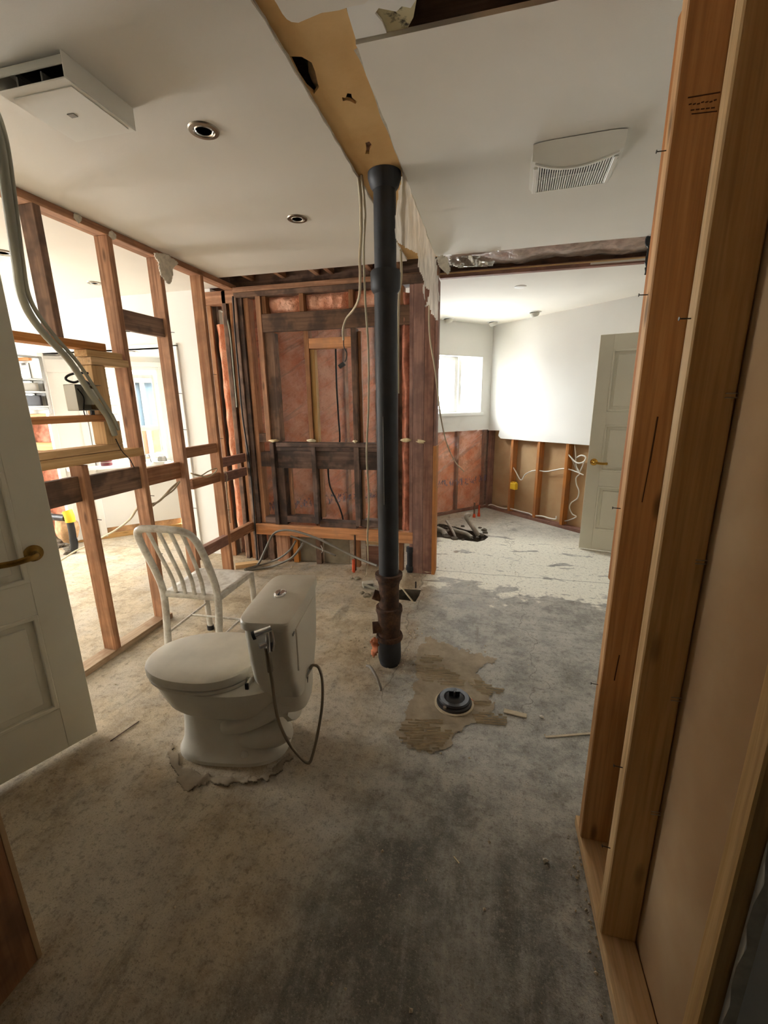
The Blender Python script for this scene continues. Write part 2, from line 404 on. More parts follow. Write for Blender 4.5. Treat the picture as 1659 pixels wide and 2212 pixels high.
# dark damp-looking grime in the doorway
yb = t.math('ADD', Y, t.math('MULTIPLY', t.math('SUBTRACT', med, .5), 1.0))
dk = t.math('MULTIPLY', t.mr(yb, .95, 1.5, 1, 0), t.mr(xb, -.72, -.3))
dk = t.math('MULTIPLY', dk, t.mr(str_, .34, .58))
c = t.mix(t.math('MULTIPLY', dk, .8), c, lin(92, 88, 76))
dk2 = t.math('MULTIPLY', t.mr(str_, .54, .68), t.mr(big, .4, .6, .2, .6))
c = t.mix(dk2, c, lin(100, 92, 74))
c = t.mix(t.math('MULTIPLY', t.mr(med, .58, .70), t.mr(big, .42, .6, 0, .55)), c, lin(96, 102, 88))
# old partition line: browner glue and dust left of it
ln = t.math('MULTIPLY', t.mr(xb, -.62, -.5), t.mr(xb, -.46, -.38, 1, 0))
c = t.mix(t.math('MULTIPLY', t.math('MULTIPLY', ln, t.mr(Y, 1.6, 2.2)), .5), c, lin(150, 126, 98))
# pale dust and levelling compound further in
du = t.mr(t.noise(p, 2.1, 4, .65), .42, .62)
c = t.mix(t.math('MULTIPLY', du, .4), c, lin(196, 192, 182))
# white coat of the far room, chipped
yw = t.math('ADD', Y, t.math('MULTIPLY', t.math('SUBTRACT', t.noise(p, 2.6, 4, .7), .5), 1.5))
ct = t.math('MULTIPLY', t.mr(yw, 3.22, 3.34), t.mr(X, -.52, -.44))
chip = t.noise(t.mapped(p, (1.0, 2.2, 1)), 2.6, 3, .6, .8)
ct = t.math('MULTIPLY', ct, t.mr(chip, .36, .41))
ct = t.math('MULTIPLY', ct, t.mr(Y, 5.0, 4.5, .25, 1))
c = t.mix(ct, c, lin(238, 234, 218))
# cracks
CRN = t.noise(p, 3.0, 3)
def crack(coord, at, warp, wdt):
    v = t.math('ADD', coord, t.math('MULTIPLY', t.math('SUBTRACT', CRN, .5), warp))
    return t.mr(t.math('ABSOLUTE', t.math('SUBTRACT', v, at)), 0, wdt, 1, 0)
for cc_, at_, wp, wd, am in ((Y, 3.62, .06, .008, .7), (Y, 3.18, .12, .006, .5), (X, .30, .5, .006, .5), (Y, 2.72, .05, .006, .35), (X, -.46, .25, .007, .5)):
    c = t.mix(t.math('MULTIPLY', t.math('MULTIPLY', crack(cc_, at_, wp, wd), am), t.mr(Y, 1.5, 2.0)), c, lin(84, 78, 68))
c = t.mix(t.mr(fin, .50, .68, 0, .5), c, lin(100, 91, 78))
c = t.mix(t.mr(fin, .48, .34, 0, .35), c, lin(190, 180, 162))
c = t.mix(t.mr(spk, .56, .68, 0, .5), c, lin(84, 76, 64))
c = t.mix(t.mr(spk, .42, .32, 0, .4), c, lin(206, 196, 178))
t.bump(t.math('ADD', t.math('MULTIPLY', med, .6), t.math('ADD', t.math('MULTIPLY', fin, .5), t.math('MULTIPLY', spk, .3))), .35, .012)
M_FLOOR = t.set(col=c, rough=t.mr(med, .3, .7, .62, .85), spec=.3)

# ================================================================== SETTING
CEIL = 2.44; CEILR = 2.40; S2 = math.sqrt(.5)
def flatz(z): return lambda a, b, d: Vector((a, b, z+d))
def planeY(y): return lambda a, b, d: Vector((a, y+d, b))
def planeX(x): return lambda a, b, d: Vector((x+d, a, b))
def rect(a0, a1, b0, b1): return [(a0, b0), (a1, b0), (a1, b1), (a0, b1)]

# ---- floor with two broken-out pits
pit1 = [tuple(az(*q)[:2]) for q in zc(930, 880, 4.1475, [(-40, 1120), (30, 1070), (75, 1042), (120, 1046), (170, 1060), (250, 1076), (330, 1100), (400, 1112), (470, 1132), (520, 1160), (482, 1190), (420, 1206), (300, 1190), (200, 1182), (100, 1166), (20, 1160)])]
pit2 = [tuple(az(*q)[:2]) for q in zc(720, 1180, 3.6065, [(470, 345), (560, 332), (622, 336), (685, 340), (668, 385), (640, 432), (560, 420), (480, 412)])]
FOOT = [(-7, -2), (2.4, -2), (2.4, 3.7), (0, 6.1), (-2.48, 3.62), (-2.85, 3.62), (-3.63, 4.40), (-4.41, 3.62), (-7, 3.62)]
floor_o = slab('floor', [[(-7.1, -2.1), (2.6, -2.1), (2.6, 6.4), (-7.1, 6.4)], pit1, pit2], flatz(0), -.10, M_FLOOR)
tag(floor_o, 'bare stained concrete floor with pale mortar and dust patches', kind='structure')
for pit, dep in ((pit1, .13), (pit2, .12)):
    cx = sum(a for a, b in pit)/len(pit); cy = sum(b for a, b in pit)/len(pit); rings = []
    for k, (s_, z_) in enumerate(((1.0, -.002), (.97, -.05), (.8, -dep*.9), (.45, -dep), (.12, -dep*1.05))):
        rings.append([Vector((cx+(a-cx)*s_, cy+(b-cy)*s_, z_+(.02*mnoise.noise(Vector((a*9, b*9, k)))) if k else z_)) for a, b in pit])
    V, Fc = loftgeo(rings, False); n_ = len(pit); V.append(Vector((cx, cy, -dep))); Fc += [(4*n_+k, 4*n_+(k+1) % n_, len(V)-1) for k in range(n_)]
    o = obj('earth_pit', V, Fc, M_SOIL, floor_o)

# ---- ceilings and the deck added over them
def ceil(name, label, loops, z, mat=M_CEIL, t=.0127):
    o = slab(name, loops, flatz(z), t, mat); tag(o, label, kind='structure'); return o
ragL = [(-.62+.006*mnoise.noise(Vector((0, y*7, 0)))+(.004 if i % 2 else 0), y) for i, y in enumerate([-2+.06*k for k in range(90)]) if y < 3.35]
ceil('ceiling', 'white painted ceiling left of the stripped yellow strip', [[(-7, -2)]+ragL+[(-.62, 3.35), (-2.19, 3.35), (-2.19, 3.62), (-7, 3.62)], rect(-1.435, -1.235, 1.265, 1.465)], CEIL)
ragR = [(-.41+.006*mnoise.noise(Vector((3, y*8, 0))), y) for y in [3.30-.05*k for k in range(38)] if y > 1.43]
ceil('ceiling', 'white painted ceiling right of the black pipe', [[(-.41, 1.43), (.2, 1.425), (2.4, 1.42), (2.4, 3.29), (.6, 3.285), (-.1, 3.305)]+ragR, rect(.167, .417, 2.19, 2.35)], CEIL)
ceil('ceiling', 'white ceiling of the far room with spotlights', [[(-1.1, 3.69), (2.4, 3.62), (2.4, 3.7), (0, 6.1), (-1.1, 5.0)]], CEILR)
ceil('ceiling', 'ceiling of the entry hall', [rect(-.41, 2.4, -2, 1.12)], CEIL)
o = slab('light_block_deck', [[(-7.1, -2.1), (2.5, -2.1), (2.5, 3.75), (0, 6.25), (-2.5, 3.8), (-2.85, 3.8), (-3.63, 4.5), (-4.5, 3.8), (-7.1, 3.8)]], flatz(2.74), .06, M_DARK2)  # unseen deck added to stop sky light leaking in above the ceilings
tag(o, 'dark unseen boards added above the ceilings to keep sky light out', kind='structure')

# stripped strip above the removed partition: tan board with holes
def hole(pts): return [tuple(az(*q, CEIL+.012)[:2]) for q in pts]
h1 = hole(zc(540, 0, 2.592, [(222, 316), (290, 318), (345, 350), (365, 400), (386, 490), (360, 526), (318, 490), (272, 420)]))
h2 = hole(zc(540, 0, 2.592, [(515, 545), (535, 548), (545, 522), (568, 525), (570, 545), (600, 570), (590, 582), (560, 566), (540, 562), (520, 566)]))
h3 = hole(zc(540, 0, 2.592, [(645, 800), (668, 792), (685, 815), (670, 840), (668, 862), (645, 862), (652, 835)]))
o = slab('ceiling', [rect(-.625, -.405, -.2, 3.36), h1, h2, h3], flatz(CEIL+.012), .010, M_YBOARD)
tag(o, 'tan board strip exposed between the two white ceilings', kind='structure')
slab('cavity_backing', [rect(-.63, -.40, 1.2, 3.36)], flatz(CEIL+.10), .01, M_VOIDPOLY, o)
slab('stain_patch', [rect(-.56, -.46, 1.78, 2.0)], flatz(CEIL+.0225), .004, M_DARK, o)
blob('insulation_tuft', (-.575, 1.62, CEIL+.07), .04, .09, .035, M_BROWNINS, o, .5, 16, 2)
V, Fc = [], []
for k in range(120):
    y_ = .3+k*.0255; wv = .004+.009*abs(mnoise.noise(Vector((y_*13, 1, 0)))); V += [Vector((-.626, y_, CEIL+.010)), Vector((-.617+wv, y_, CEIL+.004))]
for k in range(119): Fc.append((2*k, 2*k+1, 2*k+3, 2*k+2))
obj('torn_paper_edge', V, Fc, M_CORE, o)
V, Fc = [], []
for k in range(60):
    y_ = 1.45+k*.031; wv = .003+.016*max(0, mnoise.noise(Vector((y_*6, 7, 0)))); V += [Vector((-.402, y_, CEIL+.010)), Vector((-.411-wv, y_, CEIL+.002))]
for k in range(59): Fc.append((2*k, 2*k+1, 2*k+3, 2*k+2))
obj('torn_paper_edge', V, Fc, M_CORE, o)
# remains of drywall over the strip, painted patch and dark cavity nearest the doorway
pc = [tuple(az(*q, CEIL+.004)[:2]) for q in zc(540, 0, 2.592, [(110, -60), (150, 0), (180, 55), (205, 86), (232, 102), (270, 106), (330, 80), (400, 50), (440, 45), (500, 35), (560, 15), (640, 0), (700, -60)])]
tag(slab('drywall_remnant', [pc], flatz(CEIL-.004), .014, M_CEIL), 'leftover white drywall piece with torn edge over the tan strip', 'drywall', )
pp = [tuple(az(*q, CEIL+.006)[:2]) for q in zc(540, 0, 2.592, [(545, 60), (592, 215), (640, 206), (765, 180), (740, 118), (700, 70), (720, 40), (820, 60), (850, 30), (900, 40), (945, -30), (520, -60)])]
tag(slab('ceiling_patch', [pp], flatz(CEIL+.004), .006, M_WALLW), 'lavender-white painted board beside the dark ceiling cavity', 'board')
pq = [tuple(az(*q, CEIL+.011)[:2]) for q in zc(540, 0, 2.592, [(600, 60), (620, 205), (880, 165), (915, 100), (940, -40), (640, -50)])]
tag(slab('plywood_patch', [pq], flatz(CEIL+.012), .01, M_PLY), 'mould-spotted plywood beside the dark ceiling cavity', 'plywood')
for q, r in (((818, 30), .012), ((872, 20), .022), ((800, 45), .006), ((884, 38), .014)):
    pass
cav = struct('ceiling_cavity', 'dark open cavity with vapour sheet at the ceiling edge')
slab('vapour_sheet', [rect(-.42, 2.4, 1.10, 1.45)], flatz(CEIL+.16), .004, M_VOIDPOLY, cav)
bx('joist', -.40, 2.3, 1.435, 1.473, CEIL+.02, CEIL+.16, M_DARK2, cav)
bx('joist', -.40, 2.3, 1.09, 1.128, CEIL+.02, CEIL+.16, M_DARK2, cav)
for x_ in (.05, .45): bx('joist', x_, x_+.038, 1.13, 1.43, CEIL+.07, CEIL+.16, M_DARK, cav)
blob('insulation_tuft', (.02, 1.36, CEIL+.05), .10, .05, .05, M_BROWNINS, cav, .6, 18, 2)

# ---- frames for the 45 degree walls: local X along the wall, local Y out of the room
class Wall:
    def __init__(s, name, label, origin, deg):
        s.o = Vector((origin[0], origin[1], 0)); s.a = R_(deg); s.e = struct(name, label, s.o, s.a)
        s.n = Vector((math.sin(s.a), -math.cos(s.a), 0))
    def uz(s, px, py, off=0.0):
        P = apl(px, py, s.o-s.n*off, s.n)-s.o
        return (P.x*math.cos(s.a)+P.y*math.sin(s.a), P.z)
    def world(s, u, z, off=0.0): return s.o+Vector((math.cos(s.a), math.sin(s.a), 0))*u-s.n*off+Vector((0, 0, z))

# far exterior wall (behind the framed wall and into the far room)
WB = Wall('wall_back', 'exterior wall of pink insulation under clear sheet, white above the far room', (0, 6.1), 45)
uR, zT = WB.uz(1043, 770); _, zB = WB.uz(1040, 891); wu0, wu1 = uR-1.0, uR
_, zpk = WB.uz(1000, 931)
fnB = lambda y: (lambda a, b, d: Vector((a, y+d, b)))
slab('drywall_sheet', [rect(-1.35, 0, zpk, CEILR), rect(wu0, wu1, zB, zT)], fnB(-.012), .012, M_WALLW, WB.e)
slab('sheathing', [rect(-3.6, .2, -.1, 2.74), rect(wu0, wu1, zB, zT)], fnB(.15), .05, M_DARK, WB.e)
V, Fc, idx = [], [], {}
def pinkgrid(u0, u1, z0, z1, st, y, amp, studs):
    V, Fc = [], []; nu = int((u1-u0)/st)+1; nz = int((z1-z0)/st)+1
    for i in range(nu+1):
        for j in range(nz+1):
            u = u0+(u1-u0)*i/nu; z = z0+(z1-z0)*j/nz
            dmin = min([abs(u-s_) for s_ in studs]+[.2]); bul = .035*min(1, dmin/.1)
            V.append((u, y-bul+amp*fbm((u*4, z*4, 2.2), 1.0, 4), z))
    for i in range(nu):
        for j in range(nz): Fc.append((i*(nz+1)+j, (i+1)*(nz+1)+j, (i+1)*(nz+1)+j+1, i*(nz+1)+j+1))
    return V, Fc
STU = [-.03, -.52, -.92, -1.32, -1.72, -2.12, -2.52, -2.92, -3.32]
V, Fc = pinkgrid(-1.3, 0, .03, zpk+.02, .03, .075, .012, STU); o = obj('insulation_batt', V, Fc, M_PINK, WB.e, smooth=True)
V, Fc = pinkgrid(-3.5, -1.3, .03, 2.44, .035, .075, .016, STU); o = obj('insulation_batt', V, Fc, M_PINK, WB.e, smooth=True)
for s_ in STU: bx('stud', s_-.019, s_+.019, .02, .11, 0, 2.44 if s_ < -1.3 else zpk+.05, M_RED if s_ > -1.3 else M_STUD, WB.e)
def polysheet(u0, u1, z0, z1, st=.03):
    V, Fc = [], []; nu = int((u1-u0)/st); nz = int((z1-z0)/st)
    for i in range(nu+1):
        for j in range(nz+1):
            u = u0+(u1-u0)*i/nu; z = z0+(z1-z0)*j/nz; dg = (u+z*1.3)
            V.append((u, .002-.016*abs(math.sin(dg*9+2*mnoise.noise(Vector((u*2, z*2, 0)))))**3-.008*fbm((u*6, z*6, 9), 1, 2), z))
    for i in range(nu):
        for j in range(nz): Fc.append((i*(nz+1)+j, (i+1)*(nz+1)+j, (i+1)*(nz+1)+j+1, i*(nz+1)+j+1))
    return V, Fc
V, Fc = polysheet(-1.32, -.02, .02, zpk+.01); obj('poly_sheet', V, Fc, M_POLY, WB.e, smooth=True)
V, Fc = polysheet(-3.5, -1.32, .02, 2.43); obj('poly_sheet', V, Fc, M_POLY, WB.e, smooth=True)
bx('sole_plate', -3.5, .02, .0, .09, 0, .035, M_RED, WB.e)
# far window
win = tag(empty('window_1', WB.o, WB.a), 'bright two-sash window in the far white wall', None, None, 'structure')
for nm, a0, a1, b0, b1 in (('reveal', wu0-.001, wu0+.012, zB, zT), ('reveal', wu1-.012, wu1+.001, zB, zT), ('reveal', wu0, wu1, zT-.012, zT), ('reveal', wu0, wu1, zB, zB+.012)):
    bx(nm, a0, a1, -.012, .20, b0, b1, M_TRIM, win)
bx('sill_trim', wu0-.04, wu1+.03, -.03, .0, zB-.035, zB+.004, M_TRIM, win)
um = WB.uz(990, 830, .1)[0]
def sash(a0, a1, y, b0, b1, wd, par):
    s_ = bx('sash_stile', a0, a0+wd, y, y+.035, b0, b1, M_TRIM, par); bx('sash_stile', a1-wd, a1, y, y+.035, b0, b1, M_TRIM, par)
    bx('sash_rail', a0+wd, a1-wd, y, y+.035, b0, b0+wd, M_TRIM, par); bx('sash_rail', a0+wd, a1-wd, y, y+.035, b1-wd, b1, M_TRIM, par)
    bx('pane', a0+wd, a1-wd, y+.015, y+.019, b0+wd, b1-wd, M_GLASS, par, 0)
bx('mullion', um-.02, um+.02, .07, .16, zB, zT, M_TRIM, win)
sash(wu0+.012, um-.02, .10, zB+.012, zT-.012, .045, win)
sash(um+.02, wu1-.085, .10, zB+.012, zT-.06, .03, win)
bx('mullion', wu1-.085, wu1-.075, .10, .16, zB, zT, M_TRIM, win)
bx('pane', wu1-.075, wu1-.012, .115, .119, zB, zT, M_GLASS, win, 0)
portal('window_far', WB.world((wu0+wu1)/2, (zB+zT)/2, .22), 45, 1.0, zT-zB)

# right wall of the far room
WR = Wall('wall_right', 'white wall stripped to studs along its lower half', (0, 6.1), -45)
pl = [WR.uz(*q, -.012) for q in zc(840, 500, 2.676, [(556, 1148), (600, 1150), (640, 1150), (632, 1180), (645, 1196), (830, 1212), (1000, 1224), (1148, 1235)])]
pl = [(max(u, 0), z) for u, z in pl]
slab('drywall_sheet', [pl+[(3.4, pl[-1][1]+.0), (3.4, CEILR), (0, CEILR)]], fnB(-.012), .012, M_WALLW, WR.e)
slab('paper_backed_drywall', [rect(0, 3.4, 0, CEILR)], fnB(.09), .012, M_PAPER, WR.e)
for q in ((1101, 1050), (1157, 1050), (1218, 1050)):
    u = WR.uz(*q)[0]; bx('stud', u-.019, u+.019, 0, .089, .038, CEILR, M_ORANGE, WR.e)
for u in (.02, 1.75, 3.1): bx('stud', u-.019, u+.019, 0, .089, .038, CEILR, M_RED, WR.e)
bx('sole_plate', 0, 3.4, 0, .089, 0, .038, M_RED, WR.e)
slab('sheathing', [rect(-.2, 3.5, -.1, 2.74)], fnB(.16), .04, M_DARK, WR.e)

# left room: main wall, dropped header and window nook
wl = struct('wall_left_room', 'white wall of the next room with a dropped nook header')
NZ = 1.985
slab('wall_panel', [rect(-2.85, -2.40, 0, CEIL)], planeY(3.62), .10, M_WALLW, wl)
slab('wall_panel', [rect(-4.41, -2.85, NZ, CEIL)], planeY(3.62), .10, M_WALLW, wl)
slab('wall_panel', [rect(-7, -4.41, 1.40, CEIL), rect(-5.75, -4.55, 1.48, 1.90)], planeY(3.62), .10, M_WALLW, wl)
slab('wall_panel', [rect(-7, -5.6, 0, 1.40)], planeY(3.62), .10, M_WALLW, wl)
slab('sheathing', [rect(-7.1, -4.41, 0, 2.74), rect(-5.75, -4.55, 1.48, 1.90)], planeY(3.78), .04, M_DARK, wl)
bx('door_casing', -2.83, -2.79, 3.60, 3.62, .0, 2.0, M_TRIM, wl); bx('door_casing', -4.43, -4.385, 3.595, 3.62, 0, 2.0, M_TRIM, wl); bx('head_casing', -4.43, -2.79, 3.60, 3.62, NZ, NZ+.03, M_TRIM, wl)
WN = Wall('wall_nook', 'pale exterior wall of the window nook', (-3.63, 4.40), 45)
u1_, z1_ = WN.uz(283, 785); u2_, z2_ = WN.uz(377, 805); nb = .83
n_u0, n_u1 = WN.uz(192, 870)[0], WN.uz(262, 870)[0]; m_u0, m_u1 = WN.uz(283, 900)[0], -.03
slab('nook_wall', [rect(-1.12, 0, .12, NZ), rect(n_u0, n_u1, nb, NZ-.1), rect(m_u0, m_u1, nb, NZ-.1)], fnB(0), .08, M_WALLW, WN.e)
slab('sheathing', [rect(-1.12, 0.0, -.1, 2.74), rect(n_u0, n_u1, nb, NZ-.1), rect(m_u0, m_u1, nb, NZ-.1)], fnB(.081), .05, M_SIDING, WN.e)
bx('sole_plate', -1.12, -.01, -.02, .10, 0, .05, M_NEW, WN.e)
bx('wall_cavity', -1.12, -.01, .02, .07, .05, .12, M_BROWNINS, WN.e)
WM = Wall('wall_nook_side', 'white side wall of the window nook', (-3.63, 4.40), -45)
slab('nook_wall', [rect(0, 1.12, .12, NZ), rect(.22, .95, nb, NZ-.12)], fnB(0), .08, M_WALLW, WM.e)
slab('sheathing', [rect(0.0, 1.12, -.1, 2.74), rect(.22, .95, nb, NZ-.12)], fnB(.081), .05, M_SIDING, WM.e)
bx('sole_plate', .01, 1.12, -.02, .10, 0, .05, M_NEW, WM.e); bx('wall_cavity', .01, 1.12, .02, .07, .05, .12, M_BROWNINS, WM.e)
ceil('ceiling', 'low ceiling of the window nook', [[(-2.85, 3.62), (-3.63, 4.40), (-4.41, 3.62)]], NZ, M_WALLW)
# nook windows
w2 = tag(empty('window_2', WN.o, WN.a), 'tall white-framed nook window beside the narrow side light', None, None, 'structure')
zt = NZ-.1
sash(m_u0, m_u1, .03, nb, zt, .035, w2)
sash(m_u0+.05, m_u1-.05, .06, nb+.05, 1.22, .035, w2); sash(m_u0+.05, m_u1-.05, .06, 1.20, zt-.08, .04, w2)
bx('casing', m_u1-.005, m_u1+.03, -.02, .0, nb, zt+.04, M_TRIM, w2); bx('casing', m_u0-.04, m_u0+.005, -.02, 0, nb, zt+.04, M_TRIM, w2); bx('casing', m_u0-.04, m_u1+.03, -.022, 0, zt, zt+.05, M_TRIM, w2)
w3 = tag(empty('window_3', WN.o, WN.a), 'narrow nook side light looking onto white lap siding', None, None, 'structure')
sash(n_u0, n_u1, .03, nb, zt, .02, w3)
bx('casing', n_u0-.03, n_u0+.003, -.02, 0, nb, zt+.04, M_TRIM, w3)
w5 = tag(empty('window_5', WM.o, WM.a), 'side window of the nook seen edge on', None, None, 'structure')
sash(.22, .95, .03, nb, NZ-.12, .04, w5); bx('casing', .18, .22, -.02, 0, nb, NZ-.1, M_TRIM, w5); bx('casing', .95, .99, -.02, 0, nb, NZ-.1, M_TRIM, w5)
tri = [(-3.63, 4.39), (-4.38, 3.64), (-4.26, 3.60), (-3.63, 4.22), (-3.0, 3.60), (-2.88, 3.64)]
o = slab('window_sill', [tri], flatz(.80), .035, M_TRIM); tag(o, 'white angled sill board running around the nook', kind='structure')
# flat white panel door at the left of the nook
dn = tag(empty('door_3', WN.o, WN.a), 'plain white panel with casing left of the side light', None, None, 'structure')
bx('slab_panel', -1.08, n_u0-.04, -.03, -.001, .03, NZ-.02, M_TRIM, dn); bx('casing', -1.11, -1.06, -.045, -.001, .03, NZ, M_TRIM, dn)
bx('stile', n_u0-.10, n_u0-.04, -.04, -.03, .05, NZ-.05, M_TRIM, dn); bx('rail', -1.06, n_u0-.10, -.04, -.03, NZ-.18, NZ-.05, M_TRIM, dn)
portal('window_nook', WN.world((m_u0+m_u1)/2, (nb+zt)/2, .2), 45, m_u1-m_u0, zt-nb)
portal('window_nook_side', WM.world(.58, (nb+zt)/2, .2), -45, .73, zt-nb)
portal('window_side_light', WN.world((n_u0+n_u1)/2, (nb+zt)/2, .2), 45, n_u1-n_u0, zt-nb)
# strip window left of the nook
w4 = tag(empty('window_4', (0, 3.62, 0)), 'low strip window of grey metal left of the nook', None, None, 'structure')
bx('frame', -5.75, -4.55, -.01, .10, 1.88, 1.90, M_GREY, w4); bx('frame', -5.75, -4.55, -.01, .10, 1.48, 1.50, M_GREY, w4)
for x_ in (-5.75, -5.15, -4.57): bx('frame', x_, x_+.03, -.01, .10, 1.48, 1.90, M_GREY, w4)
for x_ in (-5.72, -5.12): bx('pane', x_, x_+.57, .05, .054, 1.50, 1.88, M_GLASS, w4, 0)
bx('head_board', -5.8, -4.5, -.03, 0, 1.92, 1.95, M_ORANGE, w4)
portal('window_strip', (-5.15, 3.9, 1.69), 0, 1.2, .42)
# opened cavity under it
for x_ in (-5.58, -5.2, -4.82, -4.45): bx('stud', x_, x_+.038, 3.62, 3.71, 0, 1.40, M_STUD, wl)
bx('sill_board', -5.6, -4.42, 3.60, 3.72, 1.36, 1.40, M_NEW, wl); bx('blocking', -5.2, -4.45, 3.61, 3.70, 1.02, 1.10, M_NEW, wl)
V, Fc = [], []
for i in range(41):
    for j in range(41):
        u = -5.6+1.17*i/40; z = .03+1.33*j/40; V.append((u, 3.70+.03*fbm((u*5, z*5, 4), 1, 3), z))
for i in range(40):
    for j in range(40): Fc.append((i*41+j, (i+1)*41+j, (i+1)*41+j+1, i*41+j+1))
obj('insulation_batt', V, Fc, M_PINKD, wl, smooth=True)
# outer shell, out of view; the next room is lit from a window on its left
sh = struct('wall_outer', 'unseen outer walls of the building, the right one added to keep light out')
slab('wall_panel', [rect(-2, 3.72, -.1, 2.74), rect(1.5, 2.9, .9, 2.0)], planeX(-7.0), -.1, M_WALLW, sh)
portal('window_left_offscreen', (-7.15, 2.2, 1.45), 90, 1.4, 1.1)
slab('wall_panel', [rect(-7, 2.4, -.1, 2.74)], planeY(-2.0), -.1, M_WALLW, sh)
slab('wall_panel', [rect(-2, 3.8, -.1, 2.74)], planeX(2.4), .1, M_WALLW, sh)  # unseen wall added so no light leaks in from the right

# ---- left stud partition
XL0, XL1 = -2.222, -2.133
L = struct('wall_left', 'open stud partition of bare orange-brown lumber')
bx('top_plate', XL0, XL1, .6, 3.60, 2.402, CEIL, M_STUD, L)
bx('bottom_plate', XL0, XL1, .6, 2.36, 0, .038, M_DUSTW, L)
def lstud(y, z0, z1, mat=M_STUD, w_=.038): return bx('stud', XL0, XL1, y-w_/2, y+w_/2, z0, z1, mat, L)
s1 = lstud(1.89, .038, 1.16); lstud(1.89, 1.812, 2.402, M_DARK); s2 = lstud(2.305, .038, 2.402); s3 = lstud(2.70, 0, 2.402); s4 = lstud(3.13, 0, 2.402)
bx('header_plate', XL0, XL1, 1.0, 2.16, 1.772, 1.812, M_ORANGE, L)
bx('blocking_board', XL0, XL1-.004, 2.03, 2.27, 1.735, 1.771, M_NEW, L); bx('blocking_board', XL0, XL1+.006, 2.04, 2.30, 1.693, 1.733, M_NEW, L)
bx('post', XL0, XL1-.01, 2.05, 2.14, 1.425, 1.692, M_NEW, L); bx('post', XL0, XL1, 2.06, 2.17, 1.255, 1.385, M_NEW, L)
bx('shelf_board', XL0, XL1, 1.0, 2.13, 1.388, 1.424, M_ORANGE, L)
bx('shelf_board', XL0, XL1, 1.0, 2.17, 1.216, 1.254, M_NEW, L); bx('shelf_board', XL0, XL1+.004, 1.0, 2.32, 1.165, 1.214, M_NEW, L)
bx('rail_board', XL1-.075, XL1-.037, 1.0, 1.871, .962, 1.10, M_DARK, L); bx('rail_board', XL1-.06, XL1-.022, 1.909, 2.286, .955, 1.095, M_DARK, L)
bx('rail_board', XL1-.075, XL1-.037, 2.324, 2.681, .955, 1.07, M_STUD, L)
bx('blocking_board', XL1-.06, XL1-.022, 2.324, 2.681, 1.915, 2.03, M_DARK, L)
def lrect(q0, q1):      # pixel rectangle on the near face -> y0, y1, z0, z1
    a, b = ax(*q0, XL1), ax(*q1, XL1); return a.y, b.y, b.z, a.z
for (q0, q1, mt) in (((405, 957), (469, 984), M_STUD), ((418, 1023), (469, 1052), M_STUD), ((486, 985), (523, 1001), M_RED), ((488, 1013), (525, 1036), M_RED)):
    y0, y1, z0, z1 = lrect(q0, q1); y0 = max(y0, 2.72) if y0 < 3.0 else 3.15; y1 = 3.11 if y1 < 3.2 else 3.53
    bx('blocking_board', XL1-.055, XL1-.017, y0, y1, (z0+z1)/2-.045, (z0+z1)/2+.03, mt, L)
bx('blocking_board', XL1-.05, XL1+.0, 2.72, 3.11, .30, .385, M_RED, L); bx('blocking_board', XL1-.05, XL1+.002, 3.15, 3.53, .30, .385, M_STUD, L)
for st, zz in ((s2, (1.9, .9, .5)), (s3, (1.95, 1.55, 1.3, .72)), (s1, (.85,)), (s4, (1.7, 1.2, .6))):
    for z_ in zz:
        y_ = st.location.y; tube('nail', [(XL1-.002, y_+.012, z_), (XL1+.028, y_+.016, z_-.002)], .0022, M_NAIL, st, 6, 1)

# ---- framed wall at the end of the bathroom
FY = 3.53
W = struct('wall_framed', 'water-stained stud frame wall with headers and blocking')
def fb(name, x0, x1, z0, z1, mat, y0=FY, t_=.089): return bx(name, x0, x1, y0, y0+t_, z0, z1, mat, W)
fb('top_plate', -2.13, -.42, 2.372, 2.41, M_STUD); fb('top_plate', -2.13, -.42, 2.331, 2.37, M_DARK, FY+.004)
fb('corner_post', -2.145, -2.105, 0, 2.331, M_DARK); fb('corner_post', -2.10, -2.062, 0, 2.331, M_DARK2, FY+.012); fb('corner_post', -2.058, -2.015, .375, 2.331, M_STUD, FY+.03)
fb('stud', -1.93, -1.885, 1.14, 2.331, M_STUD); fb('stud', -1.882, -1.80, 1.14, 2.05, M_DARK, FY+.02)
fb('header_beam', -1.88, -.62, 2.05, 2.192, M_DARK, FY+.0, .038)
for x_ in (-1.88, -1.545, -1.125, -.72): fb('cripple_stud', x_, x_+.038, 2.195, 2.331, M_STUD, FY+.012)
fb('stud', -1.53, -1.49, 1.135, 2.05, M_STUD, FY+.03); fb('stud', -1.488, -1.45, 1.135, 1.905, M_NEW, FY+.05, .06)
fb('lintel_block', -1.488, -1.115, 1.91, 1.99, M_ORANGE, FY+.03); fb('stud', -1.115, -1.075, 1.135, 2.05, M_DARK, FY+.01)
fb('stud', -1.072, -1.045, 1.135, 2.03, M_STUD, FY+.06, .03)  # thin piece in paler wood stands for the dark stud's lit edge
fb('ledge_board', -1.84, -.74, 1.098, 1.135, M_DARK2); fb('rail_board', -1.84, -.74, 1.062, 1.096, M_DARK2, FY+.006); fb('rail_board', -1.84, -.74, .905, 1.06, M_DARK2, FY+.02, .04)
fb('blocking_board', -2.01, -1.895, 1.135, 1.21, M_DARK, FY+.02); fb('blocking_board', -2.01, -1.885, .915, 1.045, M_DARK2, FY+.02)
fb('stud', -1.90, -1.862, .375, 1.13, M_DARK2, FY-.004); fb('stud', -1.858, -1.785, .375, .905, M_DARK2, FY+.015)
fb('stud', -1.765, -1.735, .45, .90, M_STUD, FY+.06, .03)
